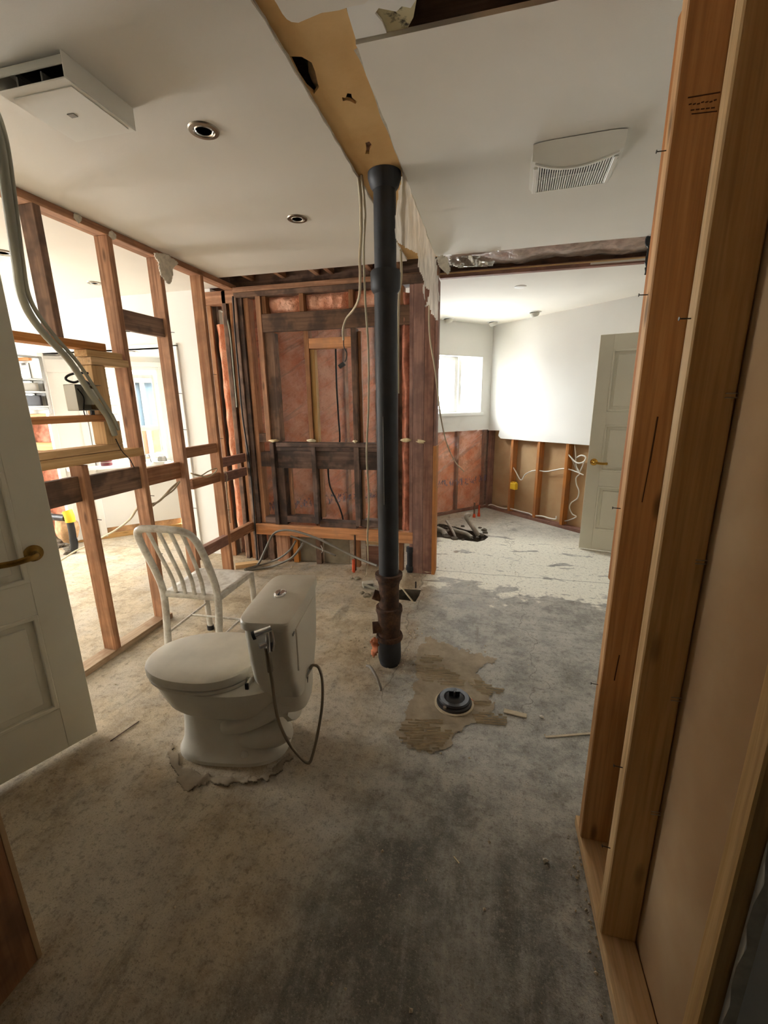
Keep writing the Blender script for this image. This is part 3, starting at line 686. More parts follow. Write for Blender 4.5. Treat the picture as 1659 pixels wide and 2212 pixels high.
fb('stud', -1.505, -1.465, .40, 1.10, M_DARK2, FY-.006); fb('stud', -1.46, -1.425, .45, .90, M_STUD, FY+.05, .04)
fb('stud', -1.115, -1.07, .40, 1.10, M_DARK2, FY-.006); fb('stud', -1.066, -1.045, .45, .90, M_STUD, FY+.05, .04)  # second, thin piece: lit edge of the dark stud, put in as paler wood
for a_, b_, z_ in ((-2.01, -1.90, .44), (-1.785, -1.505, .46), (-1.465, -1.115, .425), (-1.07, -.74, .455)): fb('sole_plate', a_, b_, z_-.06, z_, M_DARK2, FY+.012)
fb('base_rail', -2.115, -.60, .27, .372, M_ORANGE, FY-.01, .045)
for a_, b_, mt in ((-1.92, -1.80, M_STUD), (-1.75, -1.70, M_ORANGE), (-1.52, -1.47, M_DARK), (-1.15, -1.095, M_STUD), (-.73, -.69, M_STUD), (-2.0, -1.95, M_DARK)): fb('short_stud', a_, b_, 0, .27, mt, FY+.02, .05)
for a_, b_, z_ in ((-1.70, -1.53, .245), (-1.46, -1.21, .25)): fb('cement_board', a_, b_, 0, z_, M_GREYBOARD, FY+.075, .014)
fb('cement_board', -1.93, -1.78, 0, .22, M_STUD, FY+.085, .014); fb('board_scrap', -1.05, -.80, .0, .19, M_RED, FY+.085, .014); fb('board_scrap', -1.05, -.88, .215, .24, M_NEW, FY+.06, .03)
for a_, b_ in ((-1.842, -1.547), (-1.507, -1.127), (-1.087, -.722)):
    V, Fc = [], []; nu_ = 20
    for i in range(nu_+1):
        for j in range(9):
            x_ = a_+(b_-a_)*i/nu_; z_ = 2.192+.139*j/8; ed = min(1, min(i, nu_-i)/3)*min(1, min(j, 8-j)/2)
            V.append((x_, FY+.075-.035*ed+.016*fbm((x_*12, z_*12, 3), 1, 3), z_))
    for i in range(nu_):
        for j in range(8): Fc.append((i*9+j, (i+1)*9+j, (i+1)*9+j+1, i*9+j+1))
    obj('insulation_batt', V, Fc, M_PINK, W, smooth=True)
# right end: reddish boards with a strip of insulation, wide plank and jamb
fb('plank', -.80, -.735, .375, 2.331, M_RED); fb('plank', -.735, -.70, .375, 2.331, M_DARK, FY+.045, .04); fb('plank', -.632, -.603, .0, 2.331, M_RED, FY-.004)
for x0_, x1_ in ((-.60, -.515), (-.513, -.435)): fb('plank', x0_, x1_, .0, 2.331, M_RED, FY-.012, .03)
fb('jamb_strip', -.433, -.405, 0, 1.12, M_ORANGE, FY-.02, .14); fb('jamb_strip', -.433, -.412, 1.12, 2.36, M_RED, FY-.01, .13)
fb('end_plate', -.70, -.43, 2.33, 2.40, M_DARK, FY-.014)
V, Fc = [], []
for i in range(7):
    for j in range(70):
        x_ = -.70+.068*i/6; z_ = .38+1.9*j/69; V.append((x_, FY+.035-.03*math.sin(math.pi*i/6)+.02*fbm((x_*30, z_*6, 1), 1, 3), z_))
for i in range(6):
    for j in range(69): Fc.append((i*70+j, (i+1)*70+j, (i+1)*70+j+1, i*70+j+1))
obj('insulation_strip', V, Fc, M_PINKD, W, smooth=True)
for z_, x_, w_ in ((1.165, -.66, .045), (1.155, -.535, .05)): blob('rough_notch', (x_, FY-.006, z_), w_, .012, .016, M_EDGE, W, .6, 18, 2, int(w_*1000))
for x_, z_, w_ in ((-1.86, 1.15, .04), (-1.50, 1.155, .046), (-1.10, 1.15, .02)): blob('torn_block', (x_, FY+.01, z_), w_, .022, .014, M_EDGE, W, .7, 18, 2, int(w_*1000))
for a_, b_, mt, yy in ((-2.44, -2.40, M_STUD, 3.60), (-2.29, -2.255, M_STUD, 3.60), (-2.26, -2.222, M_DARK, 3.56), (-2.20, -2.16, M_STUD, 3.57)): fb('stud', a_, b_, 0, 2.40, mt, yy)
fb('plank', -2.40, -2.28, 0, 2.40, M_RED, 3.72, .02); fb('top_plate', -2.45, -2.14, 2.30, 2.40, M_STUD, 3.56)
fb('siding_scrap', -2.375, -2.315, 1.86, 2.28, M_GREYL, 3.675, .01)
V, Fc = [], []
for i in range(7):
    for j in range(60):
        x_ = -2.375+.075*i/6; z_ = .25+1.9*j/59; V.append((x_+.016*mnoise.noise(Vector((0, 0, z_*5))), 3.64-.03*math.sin(math.pi*i/6)+.015*fbm((x_*30, z_*7, 5), 1, 3), z_))
for i in range(6):
    for j in range(59): Fc.append((i*60+j, (i+1)*60+j, (i+1)*60+j+1, i*60+j+1))
obj('insulation_strip', V, Fc, M_PINK, W, smooth=True)
# cavity above, between the ceiling edge and the frame
jv = struct('ceiling_cavity', 'dark joist space along the cut edge of the ceiling')
slab('vapour_sheet', [rect(-2.2, -.42, 3.3, 3.66)], flatz(CEIL+.15), .004, M_VOIDPOLY, jv)
for x_ in (-2.0, -1.72, -1.42, -1.30, -.98, -.75): bx('joist', x_, x_+.038, 3.34, 3.66, CEIL+.03, CEIL+.15, M_STUD, jv)
bx('rim_board', -2.2, -.42, 3.62, 3.66, CEIL-.03, CEIL+.15, M_DARK, jv)
# slot over the opening to the far room: insulation, sheet, foil duct, lumber edge
js = struct('ceiling_slot', 'open slot in the ceiling with insulation and poly above the far opening')
V, Fc = [], []
for i in range(61):
    for j in range(13):
        x_ = -.41+2.8*i/60; y_ = 3.29+.40*j/12; V.append((x_, y_, CEIL+.05-.02*math.sin(math.pi*j/12)+.02*fbm((x_*4, y_*6, 7), 1, 3)))
for i in range(60):
    for j in range(12): Fc.append((i*13+j, (i+1)*13+j, (i+1)*13+j+1, i*13+j+1))
obj('insulation_batt', V, Fc, M_PINKD, js, smooth=True)
obj('poly_sheet', [Vector(v)+Vector((0, 0, -.02-.012*abs(mnoise.noise(Vector((v[0]*9, v[1]*5, 0)))))) for v in V], Fc, M_PLASTIC, js, smooth=True)
bx('header_edge', -.42, 2.4, 3.655, 3.70, CEILR-.012, CEILR+.03, M_RED, js); bx('header_edge', -.42, 2.4, 3.645, 3.655, CEILR+.012, CEILR+.022, M_NEW, js)
bx('rim_board', -.42, 2.4, 3.70, 3.74, CEIL-.02, 2.7, M_DARK, js)

# ---- right stud partition beside the doorway
XR0, XR1 = .364, .453
RP = struct('wall_partition', 'half-stripped stud partition beside the doorway')
bx('bottom_plate', XR0, XR1, .555, 1.34, 0, .038, M_RS2, RP)
def rstud(y0, y1, face, z0=.038, z1=2.60):
    return bx('stud', XR0, XR1, y0, y1, z0, z1, face, RP, .003)
sA = rstud(1.253, 1.291, M_RS1); sB = rstud(.975, 1.013, M_RS2); sC = rstud(.555, .593, M_RS2, 0)
bx('trimmer_stud', XR0+.006, XR1, 1.293, 1.331, .95, 2.30, M_ORANGE, RP)
bx('paper_backed_drywall', XR1+.002, XR1+.0145, .57, 1.36, .0, 2.60, M_PAPER, RP, .0005)
bx('top_plate', XR0, XR1, .555, 1.40, 2.60, 2.64, M_STUD, RP)
for st, ys, zz in ((sA, 1.272, (2.02, 1.72, 1.18, .62)), (sB, .994, (1.62, .58, .32))):
    for z_ in zz:
        tube('nail', [(XR0+.01, ys, z_), (XR0-.018, ys+.002, z_+.001)], .0013, M_NAIL, st, 6, 1)
        lathe('nail_head', [(0, 0), (.0038, 0), (.0038, .0012), (0, .0012)], M_NAIL, st, 8, (XR0-.019, ys+.002, z_+.001), (-1, 0, 0))
for px, py in ((1588, 859), (1521, 1219), (1469, 1519), (1422, 1763)):
    P = ax(px, py, XR1-.004)
    for dz in (0, .008): tube('staple', [(XR1-.02, .972, P.z+dz), (XR1+.004, .9735, P.z+dz)], .0013, M_STAPLE, sB, 5, 1)
def facemark(name, q0, q1, wd, mat, par=sA, yy=1.2524):
    a, b = ay(*q0, yy), ay(*q1, yy); o = beam(name, a, b, (1, 0, 0) if abs(b.z-a.z) > abs(b.x-a.x) else (0, 0, 1), wd, .0012, mat, None, 0); o.parent = par; o.location = o.location-par.location
facemark('grain_crack', (1421, 900), (1404, 1000), .0035, M_INK); facemark('grain_crack', (1404, 998), (1387, 1085), .0022, M_INK); facemark('grain_crack', (1338, 1415), (1327, 1470), .003, M_INK)
facemark('grade_stamp', (1486, 211), (1556, 199), .002, M_INK); facemark('grade_stamp', (1494, 246), (1549, 240), .0016, M_INK)
for i in range(7): facemark('grade_stamp', (1488+9*i, 226-1.5*i+(i % 3)), (1494+9*i, 224-1.5*i+(i % 3)), .0022, M_INK)
for i in range(5): facemark('grade_stamp', (1492+11*i, 238-1.2*i), (1500+11*i, 237-1.2*i), .002, M_INK)
# torn edges: flakes on the plate side and stud C
hw = struct('wall_hall', 'hall wall of grey-white drywall around the doorway')
bx('drywall_sheet', .387, 2.4, .541, .5535, 0, CEIL, M_WALLW, hw, .001)
slab('drywall_sheet', [[(-7, .47), (-1.142, .47), (-1.142, .60), (-7, .60)]], flatz(0), CEIL, M_WALLW, hw)
bx('jamb_stud', -1.175, -1.139, .475, .590, 0, CEIL, wood('grimy_jamb', lin(138, 92, 54), lin(156, 106, 64), .4, dirt=lin(86, 60, 40), dirtamt=.6), hw); bx('drywall_edge', -1.16, -1.1385, .590, .603, 0, CEIL, M_PAPER, hw, .001)
V = []; Fc = []
tornpts = [(.386+.004*mnoise.noise(Vector((z*20, 0, 0)))+(.005 if k % 3 == 0 else 0), z) for k, z in enumerate([.0+.04*i for i in range(60)])]
for i, (x_, z_) in enumerate(tornpts): V += [Vector((x_-.004, .5405, z_)), Vector((.40, .5402, z_))]
for i in range(len(tornpts)-1): Fc.append((2*i, 2*i+1, 2*i+3, 2*i+2))
obj('torn_paper_edge', V, Fc, M_CORE, hw)

# ================================================================== THINGS
# ---- toilet (local +X = front of the bowl, origin at the back of the tank on the floor)
def egg(uc, af, ab, b, z, p=2.3, n=40, pf=None):
    out = []
    for k in range(n):
        a = 2*math.pi*k/n; c, s_ = math.cos(a), math.sin(a); pe = pf if (pf and c > 0) else p
        out.append(Vector((uc+(af if c > 0 else ab)*math.copysign(abs(c)**(2/pe), c), b*math.copysign(abs(s_)**(2/pe), s_), z)))
    return out
TL = thing('toilet', 'dusty white one-piece toilet standing loose on the concrete floor', 'toilet', (-.698, 1.487, 0), math.pi+R_(9))
body = [egg(.34, .250, .235, .154, .0, 2.9), egg(.34, .250, .233, .154, .018, 2.9), egg(.34, .244, .22, .140, .030, 2.9), egg(.340, .238, .20, .114, .06, 2.7), egg(.340, .234, .19, .102, .13, 2.6),
        egg(.340, .232, .185, .102, .205, 2.5), egg(.338, .236, .19, .106, .216, 2.4), egg(.336, .264, .20, .130, .228, 2.3), egg(.335, .288, .22, .150, .255, 2.3), egg(.335, .308, .24, .163, .295, 2.25), egg(.335, .326, .27, .174, .34, 2.25), egg(.335, .338, .28, .181, .372, 2.2), egg(.335, .34, .28, .182, .392, 2.2), egg(.335, .33, .27, .172, .398, 2.2)]
body = [[Vector((v.x, v.y, v.z*.92)) for v in r] for r in body]
V, Fc = loftgeo(body); bo = obj('bowl', V, Fc, M_PORC, TL, auto=50)
V, Fc = loftgeo([egg(.16, .16, .155, .10, .235, 4), egg(.15, .16, .15, .11, .275, 4), egg(.145, .17, .145, .115, .32, 4), egg(.145, .17, .145, .12, .357, 4)]); obj('tank_deck', V, Fc, M_PORC, TL, auto=50)
V, Fc = [], []
for sgn in (-1, 1):
    for pts, r_ in (([(.43, .045, .25), (.37, .072, .235), (.30, .085, .262), (.22, .088, .31), (.16, .09, .345)], .040), ([(.35, .05, .12), (.335, .075, .165), (.28, .088, .185), (.20, .088, .225), (.13, .085, .275), (.08, .07, .27)], .045),
                    ([(.30, .055, .09), (.24, .075, .10), (.15, .075, .11), (.10, .06, .14)], .05)):
        v, f = tubegeo([(a, sgn*b, c*.92) for a, b, c in pts], r_, 12, 5); k = len(V); V += v; Fc += [tuple(i+k for i in q) for q in f]
obj('trapway', V, Fc, M_PORC, TL, auto=60)
tk = [egg(.09, .088, .086, .125, .33, 8, 48, 5), egg(.09, .094, .088, .150, .38, 9, 48, 5), egg(.09, .098, .089, .178, .43, 10, 48, 5), egg(.09, .100, .090, .202, .53, 10, 48, 5), egg(.09, .102, .090, .216, .65, 10, 48, 5), egg(.09, .102, .090, .218, .676, 10, 48, 5)]
V, Fc = loftgeo(tk); tko = obj('tank', V, Fc, M_PORC, TL, auto=45)
bx('back_panel', -.005, .01, -.13, .15, .47, .65, M_PORC, TL, .0015)
V, Fc = loftgeo([egg(.09, .100, .088, .214, .678, 10, 48, 5), egg(.09, .113, .096, .228, .680, 10, 48, 5), egg(.09, .113, .096, .228, .704, 10, 48, 5), egg(.09, .109, .093, .224, .711, 10, 48, 5), egg(.09, .09, .08, .20, .716, 8, 48, 5), egg(.09, .05, .05, .12, .719, 5, 48, 4)]); lid = obj('tank_lid', V, Fc, M_PORC, TL, auto=32)
V, Fc = loftgeo([egg(.10, .024, .024, .034, 0.718, 2.2, 24), egg(.10, .024, .024, .034, 0.725, 2.2, 24), egg(.10, .02, .02, .03, 0.728, 2.2, 24), egg(.10, .016, .016, .026, 0.725, 2.2, 24)]); fb_ = obj('flush_button', V, Fc, M_CHROME, lid, auto=40)
V, Fc = loftgeo([egg(.105, .016, .004, .024, 0.725, 2.2, 20), egg(.105, .014, .003, .022, 0.730, 2.2, 20)]); obj('button_half', V, Fc, M_CHROME, lid, auto=40)
V, Fc = loftgeo([egg(.095, .004, .016, .024, 0.725, 2.2, 20), egg(.095, .003, .014, .022, 0.730, 2.2, 20)]); obj('button_half', V, Fc, M_CHROME, lid, auto=40)
def seatring(af, b, z, ub, n=44):
    out = []
    for k in range(n):
        a = 2*math.pi*k/n; c, s_ = math.cos(a), math.sin(a)
        u = .405+(af if c > 0 else .19)*math.copysign(abs(c)**(2/2.15), c); v = b*math.copysign(abs(s_)**(2/2.25), s_)
        out.append(Vector((max(u, ub), v, z-.032)))
    return out
V, Fc = loftgeo([seatring(.276, .183, .3995, .245), seatring(.283, .189, .402, .24), seatring(.283, .189, .413, .24), seatring(.279, .186, .416, .245)]); obj('seat_ring', V, Fc, M_SEAT, TL, auto=32)
V, Fc = loftgeo([seatring(.270, .178, .4162, .225), seatring(.270, .178, .4225, .225), seatring(.289, .194, .4245, .222), seatring(.291, .196, .447, .222), seatring(.287, .193, .458, .224), seatring(.272, .180, .464, .232), seatring(.18, .11, .470, .26), seatring(.05, .03, .471, .33)]); obj('seat_lid', V, Fc, M_SEAT, TL, auto=32)
for v_ in (-.075, .075):
    o = bx('hinge', .205, .24, v_-.018, v_+.018, .365, .40, M_SEAT, TL, .006)
bx('hinge_bar', .214, .224, -.13, .13, .368, .392, M_SEAT, TL, .003)
for v_ in (-.135, .135, .05, -.05): bx('hinge_clip', .212, .226, v_-.004, v_+.004, .367, .394, M_BLACK, TL, .001)
lathe('hinge_stain', [(0, 0), (.022, 0), (.024, .001), (.026, 0), (.034, .0006)], M_BLACK, TL, 20, (.195, .08, .3885)) if False else None
for u_, v_ in ((.265, .118), (.265, -.118)):
    lathe('bolt_cap', [(.016, .0), (.016, .006), (.013, .014), (.006, .019), (0, .020)], M_PORC, TL, 14, (u_, v_*1.04, .033))
    blob('rust_spot', (.30, v_*.70, .10), .016, .008, .007, M_RUST, TL, .6, 14, 1)
bx('maker_mark', -.0015, .0005, .165, .185, .640, .650, M_GREY, TL, 0)

# ---- bidet sprayer on the tank, with hose
TM = Matrix.Translation(Vector((-.698, 1.487, 0))) @ Matrix.Rotation(math.pi+R_(9), 4, 'Z')
YS = 1.265
def sp(px, py, dy=0.0): return ay(px, py, YS+dy)
SP = thing('bidet_sprayer', 'chrome hand sprayer with braided hose hung on the toilet tank', 'sprayer')
h0, h1_ = sp(586, 1357, -.02), sp(545, 1374, -.055)
tube('spray_head', [h0, (h0+h1_)/2, h1_], .014, M_CHROME, SP, 14, 2, taper=lambda q: .75+.3*q)
d_ = (h1_-h0).normalized(); lathe('nozzle_face', [(0, .001), (.012, .001), (.0155, 0), (.0155, -.010), (.012, -.012)], M_BLACK, SP, 18, h1_, d_)
tube('neck', [sp(577, 1362, -.02), sp(579, 1385, -.02), sp(580, 1408, -.02)], .009, M_CHROME, SP, 12, 3)
tube('trigger', [sp(588, 1362, -.012), sp(592, 1388, -.012), sp(590, 1404, -.012)], .0045, M_CHROME, SP, 8, 3)
tube('handle', [sp(576, 1398, -.02), sp(580, 1425, -.02), sp(584, 1450, -.02)], .011, M_STEEL, SP, 14, 3)
k0, k1 = sp(577, 1390, -.02), sp(560, 1396, -.04); tube('volume_knob', [k0, k1], .011, M_CHROME, SP, 14, 1, smoothpath=False)
lathe('knob_face', [(0, .0), (.009, 0), (.010, -.006), (0, -.006)], M_BLACK, SP, 14, k1, (k1-k0))
bracket = [sp(*q, -.004) for q in ((575, 1395), (592, 1384), (593, 1400), (588, 1408), (576, 1402))]
V = bracket+[p+Vector((0, .016, 0)) for p in bracket]; n_ = len(bracket)
obj('holder', V, [tuple(range(n_)), tuple(range(n_, 2*n_))[::-1]]+[(i, (i+1) % n_, (i+1) % n_+n_, i+n_) for i in range(n_)], M_CHROME, SP)
hp = [sp(584, 1450, -.02), sp(588, 1475, -.02), sp(594, 1520, -.015), sp(603, 1560, -.005), az(622, 1602, .10), az(645, 1632, .035), az(666, 1648, .012), az(676, 1628, .05), az(688, 1575, .17), az(696, 1520, .27), az(696, 1470, .355), az(688, 1442, .405), az(676, 1437, .41), az(669, 1445, .395)]
tube('hose', hp, .0062, M_STEEL, SP, 10, 8)
va = az(666, 1450, .385); tube('valve', [va+Vector((.012, .015, .02)), va, va+Vector((-.014, -.01, -.03))], .009, M_CHROME, SP, 10, 3)
tube('valve_stem', [va+Vector((-.004, -.002, -.02)), va+Vector((-.006, -.006, -.05))], .004, M_NAIL, SP, 8, 1)

# ---- aluminium slat-back chair
CH = thing('metal_chair', 'dusty silver-white metal chair with slatted back facing the framed wall', 'chair', (-1.585, 2.08, 0), R_(2))
def hoopseg(): 
    pts = [(-.165, -.235, 0), (-.165, -.205, .22), (-.170, -.185, .44), (-.172, -.215, .58), (-.172, -.275, .74), (-.160, -.312, .825), (-.125, -.332, .862), (-.06, -.338, .872)]
    return pts+[(-x, y, z) for x, y, z in pts[::-1]]
tube('back_hoop', hoopseg(), .015, M_ALU, CH, 12, 6, sq=(.021, .016))
for x_ in (-.096, -.033, .033, .096):
    tube('back_slat', [(x_*.9, -.186, .45), (x_*.93, -.200, .55), (x_, -.255, .70), (x_*1.02, -.31, .84), (x_*1.02, -.335, .868)], .008, M_ALU, CH, 8, 5, sq=(.014, .006))
tube('back_rail', [(-.168, -.187, .44), (0, -.178, .437), (.168, -.187, .44)], .012, M_ALU, CH, 8, 5, sq=(.020, .008))
V, Fc = [], []; nx_, ny_ = 14, 14
for i in range(nx_+1):
    for j in range(ny_+1):
        u, v_ = i/nx_*2-1, j/ny_*2-1; wd = .165+.022*(v_+1)/2
        z_ = .452-.014*(1-u*u)*max(0, 1-((v_+.15)/.95)**2)-.010*max(0, (v_-.75)/.25)**2
        V.append((u*wd, .005+v_*.19, z_))
for i in range(nx_):
    for j in range(ny_): Fc.append((i*(ny_+1)+j, (i+1)*(ny_+1)+j, (i+1)*(ny_+1)+j+1, i*(ny_+1)+j+1))
so = obj('seat', V, Fc, M_ALU, CH, smooth=True); md = so.modifiers.new('thickness', 'SOLIDIFY'); md.thickness = .008; md.offset = -1
for sx_ in (-1, 1):
    bx('seat_apron', sx_*.168-.006, sx_*.168+.006, -.185, .19, .412, .447, M_ALU, CH, .003)
    tube('leg', [(sx_*.170, .185, .44), (sx_*.172, .188, .22), (sx_*.176, .20, .0)], .013, M_ALU, CH, 10, 3, sq=(.019, .015))
    lathe('foot_cap', [(.022, 0), (.022, .03), (0, .03)], M_BLACK, CH, 12, (sx_*.176, .20, 0))
    tube('side_stretcher', [(sx_*.166, -.20, .20), (sx_*.172, .188, .20)], .007, M_ALU, CH, 8, 1, smoothpath=False)
bx('seat_apron', -.18, .18, .186, .198, .405, .445, M_ALU, CH, .003)
tube('cross_stretcher', [(-.168, .02, .20), (.168, .02, .20)], .007, M_ALU, CH, 8, 1, smoothpath=False)

# ---- soil stack
PX_, PY_ = -.500, 2.155
PP = thing('soil_stack', 'tall black drain stack with rusty hubs rising to the ceiling', 'pipe', (PX_, PY_, 0))
zz = lambda py, px=835: ay(px, py, PY_-.05).z
z_hub1, z_hub0 = zz(578), zz(625)
z_c1 = zz(1250); z_c2 = zz(1322); z_c3 = zz(1383)
lathe('upper_pipe', [(.0, z_hub0+.05), (.051, z_hub0+.05), (.051, CEIL+.1), (0, CEIL+.1)], M_ABS, PP, 28)
lathe('ceiling_sleeve', [(.052, 2.385), (.064, 2.40), (.074, 2.43), (.074, CEIL+.09), (.05, CEIL+.09)], M_ABS, PP, 24)
lathe('pipe_collar', [(.054, z_hub0-.01), (.062, z_hub0), (.069, z_hub0+.012), (.071, z_hub1-.01), (.066, z_hub1), (.052, z_hub1+.004)], M_ABS, PP, 28)
lathe('main_pipe', [(.0545, z_c1-.02), (.0545, z_hub0+.02), (.05, z_hub0+.02)], M_ABS, PP, 28)
lathe('iron_fitting', [(.072, z_c1), (.074, z_c1-.016), (.066, z_c1-.022), (.056, z_c1-.06), (.056, z_c2+.01)], M_RUST, PP, 24)
lathe('hub_ring', [(.056, z_c1-.002), (.076, z_c1-.004), (.076, z_c1+.012), (.056, z_c1+.012)], M_RUST, PP, 24)
lathe('iron_fitting', [(.058, z_c2+.012), (.074, z_c2+.012), (.076, z_c2-.012), (.072, z_c2-.018), (.066, z_c2-.05), (.060, z_c3+.02), (.060, z_c3)], M_RUST, PP, 24)
lathe('hub_ring', [(.06, z_c3+.012), (.074, z_c3+.014), (.078, z_c3), (.074, z_c3-.014), (.064, z_c3-.016)], M_RUST, PP, 24)
lathe('stub_pipe', [(.064, z_c3-.01), (.066, .04), (.064, .03), (.056, .0), (.0, .0)], M_ABS, PP, 24)
q = ay(800, 1290, PY_-.02)-Vector((PX_, PY_, 0)); tube('side_inlet', [(-.03, -.01, q.z), (-.085, -.02, q.z+.02)], .028, M_RUST, PP, 14, 1, smoothpath=False)
q = ay(806, 1352, PY_-.02)-Vector((PX_, PY_, 0)); tube('side_plug', [(-.03, -.02, q.z), (-.088, -.04, q.z)], .033, M_RUST, PP, 16, 1, smoothpath=False)
tube('weld_seam', [(-.008, -.0548, z) for z in (zz(1090), zz(1000), zz(900))], .0015, M_GREY, PP, 5, 2)
# ---- floor flange and little things around the stack
fl = az(981, 1520, .0)
FL = thing('floor_flange', 'black capped floor drain flange stuck in pale mortar', 'drain', (fl.x, fl.y, 0))
lathe('flange_ring', [(.062, 0), (.086, 0), (.088, .012), (.086, .02), (.078, .024), (.078, .034), (.072, .04), (.052, .040), (.046, .032)], M_BLACK, FL, 32)
lathe('cap', [(.0, .022), (.046, .022), (.048, .036), (.034, .044), (.022, .046), (0, .044)], M_BLACK, FL, 28)
beam('cap_wing', (-.028, 0, .055), (.026, .006, .055), (0, 0, 1), .034, .01, M_BLACK, FL); beam('cap_wing', (0, -.012, .06), (.004, .02, .06), (0, 0, 1), .03, .008, M_BLACK, FL)
lathe('bolt', [(0, 0), (.009, 0), (.009, .01), (0, .012)], M_STEEL, FL, 10, (-.04, -.072, .022))
lathe('gasket', [(.088, 0), (.098, .0), (.098, .008), (.088, .01)], M_MORTAR, FL, 28)
tag(tube('screwdriver_bit', [az(1008, 1503, .01), az(1022, 1514, .006)], .003, M_ORANGEP, None, 6, 1), 'short orange stick lying against the black flange', 'stick')
tag(tube('conduit_stub', [az(793, 1438, .012), az(800, 1441, .045), az(808, 1453, .06), az(816, 1468, .045), az(822, 1486, .012), az(821, 1492, .0)], .008, M_CORDG, None, 8, 5), 'bent grey cable stub rising from the floor by the stack', 'cable')
o = sheet('orange_rag', [(806, 1376), (816, 1378), (818, 1395), (814, 1416), (806, 1418), (801, 1412), (804, 1398), (799, 1388)], lambda x, y: ay(x, y, 2.10), 2.5, (.2, -1, 0), .025, 22, M_RAG, None, .003)
tag(o, 'crumpled orange rag stuffed beside the stack base', 'rag')

# ---- mortar patches with trowel ridges
mort = []
for i, poly in enumerate(([(540, 1330), (620, 1200), (640, 1040), (650, 850), (720, 700), (950, 780), (1290, 880), (1130, 960), (1140, 1040), (1240, 1180), (1240, 1260), (1160, 1330), (1060, 1400), (960, 1470), (870, 1580), (780, 1610), (640, 1590), (520, 1520), (490, 1440)],)):
    pf = zc(720, 1180, 3.6065, poly)
    o = sheet('mortar_patch', pf, lambda x, y: az(x, y, .0025), 2.0, (0, 0, 1), .0012, 30, M_MORTARD, jit=14); tag(o, 'thin skim of dried tan mortar around the flange', 'mortar', kind='stuff')
V, Fc = [], []
def ridges(poly, slope, gap, bend=0.0):
    pf = zc(720, 1180, 3.6065, poly); x0 = min(p[0] for p in pf); x1 = max(p[0] for p in pf); y0 = min(p[1] for p in pf)-60; y1 = max(p[1] for p in pf)+60
    y = y0
    while y < y1:
        run = []
        x = x0
        def flush():
            if len(run) > 3:
                for i_, (c_, l_, r_) in enumerate(run):
                    V.extend((l_, c_, r_))
                    if i_:
                        k = len(V)-6; Fc.extend([(k, k+1, k+4, k+3), (k+1, k+2, k+5, k+4)])
            run.clear()
        while x <= x1:
            yy = y+slope*(x-x0)+bend*math.sin((x-x0)*.05)+.8*mnoise.noise(Vector((x*.06, y, 0)))
            if inside((x, yy), pf) and mnoise.noise(Vector((x*.08, yy*.35, 5))) > -.42:
                P = az(x, yy, 0); q = az(x+2, yy+slope*2, 0); d = (q-P).normalized(); nn = Vector((-d.y, d.x, 0)); hh = .009+.003*mnoise.noise(P*60)
                run.append((P+Vector((0, 0, hh)), P-nn*.0034+Vector((0, 0, .002)), P+nn*.0034+Vector((0, 0, .002))))
            else: flush()
            x += 3
        flush(); y += gap
ridges([(640, 860), (760, 845), (860, 865), (850, 905), (740, 915), (660, 900)], .03, 4.8)
ridges([(640, 930), (800, 930), (950, 980), (1040, 1060), (1020, 1090), (880, 1090), (740, 1070), (640, 1040)], .10, 5.0, 1.5)
ridges([(1040, 1050), (1130, 1035), (1240, 1090), (1335, 1120), (1300, 1165), (1160, 1160), (1080, 1100)], .18, 5.0, 1.0)
ridges([(1080, 1205), (1240, 1205), (1220, 1255), (1080, 1250)], .03, 5.2)
ridges([(1070, 1310), (1240, 1290), (1360, 1330), (1350, 1400), (1110, 1385)], .08, 5.2)
ridges([(540, 1370), (760, 1400), (950, 1450), (850, 1570), (760, 1610), (640, 1585), (510, 1500), (500, 1440)], .02, 5.6, 1.0)
ridges([(540, 1340), (740, 1350), (870, 1360), (850, 1400), (600, 1400)], .03, 5.8, 1.0)
ridges(zc(-720, -1180, 1, [(0, 0)]), 0, 4) if False else None
tag(obj('mortar_ridges', V, Fc, M_MORTAR), 'rows of notched trowel ridges in dried mortar around the flange', 'mortar', kind='stuff')
sh_ = zc(280, 1120, 3.686, [(300, 1800), (340, 1790), (400, 1950), (560, 2040), (820, 2060), (1080, 2040), (1210, 1940), (1250, 1870), (1310, 1880), (1240, 1960), (1100, 2080), (900, 2110), (640, 2110), (440, 2150), (380, 2080), (340, 1960)])
tag(sheet('mortar_bed', sh_, lambda x, y: az(x, y, .006), 2.5, (0, 0, 1), .006, 16, M_MORTARD, None, .005, jit=9), 'torn mortar and linoleum edge under the toilet base', 'mortar', kind='stuff')

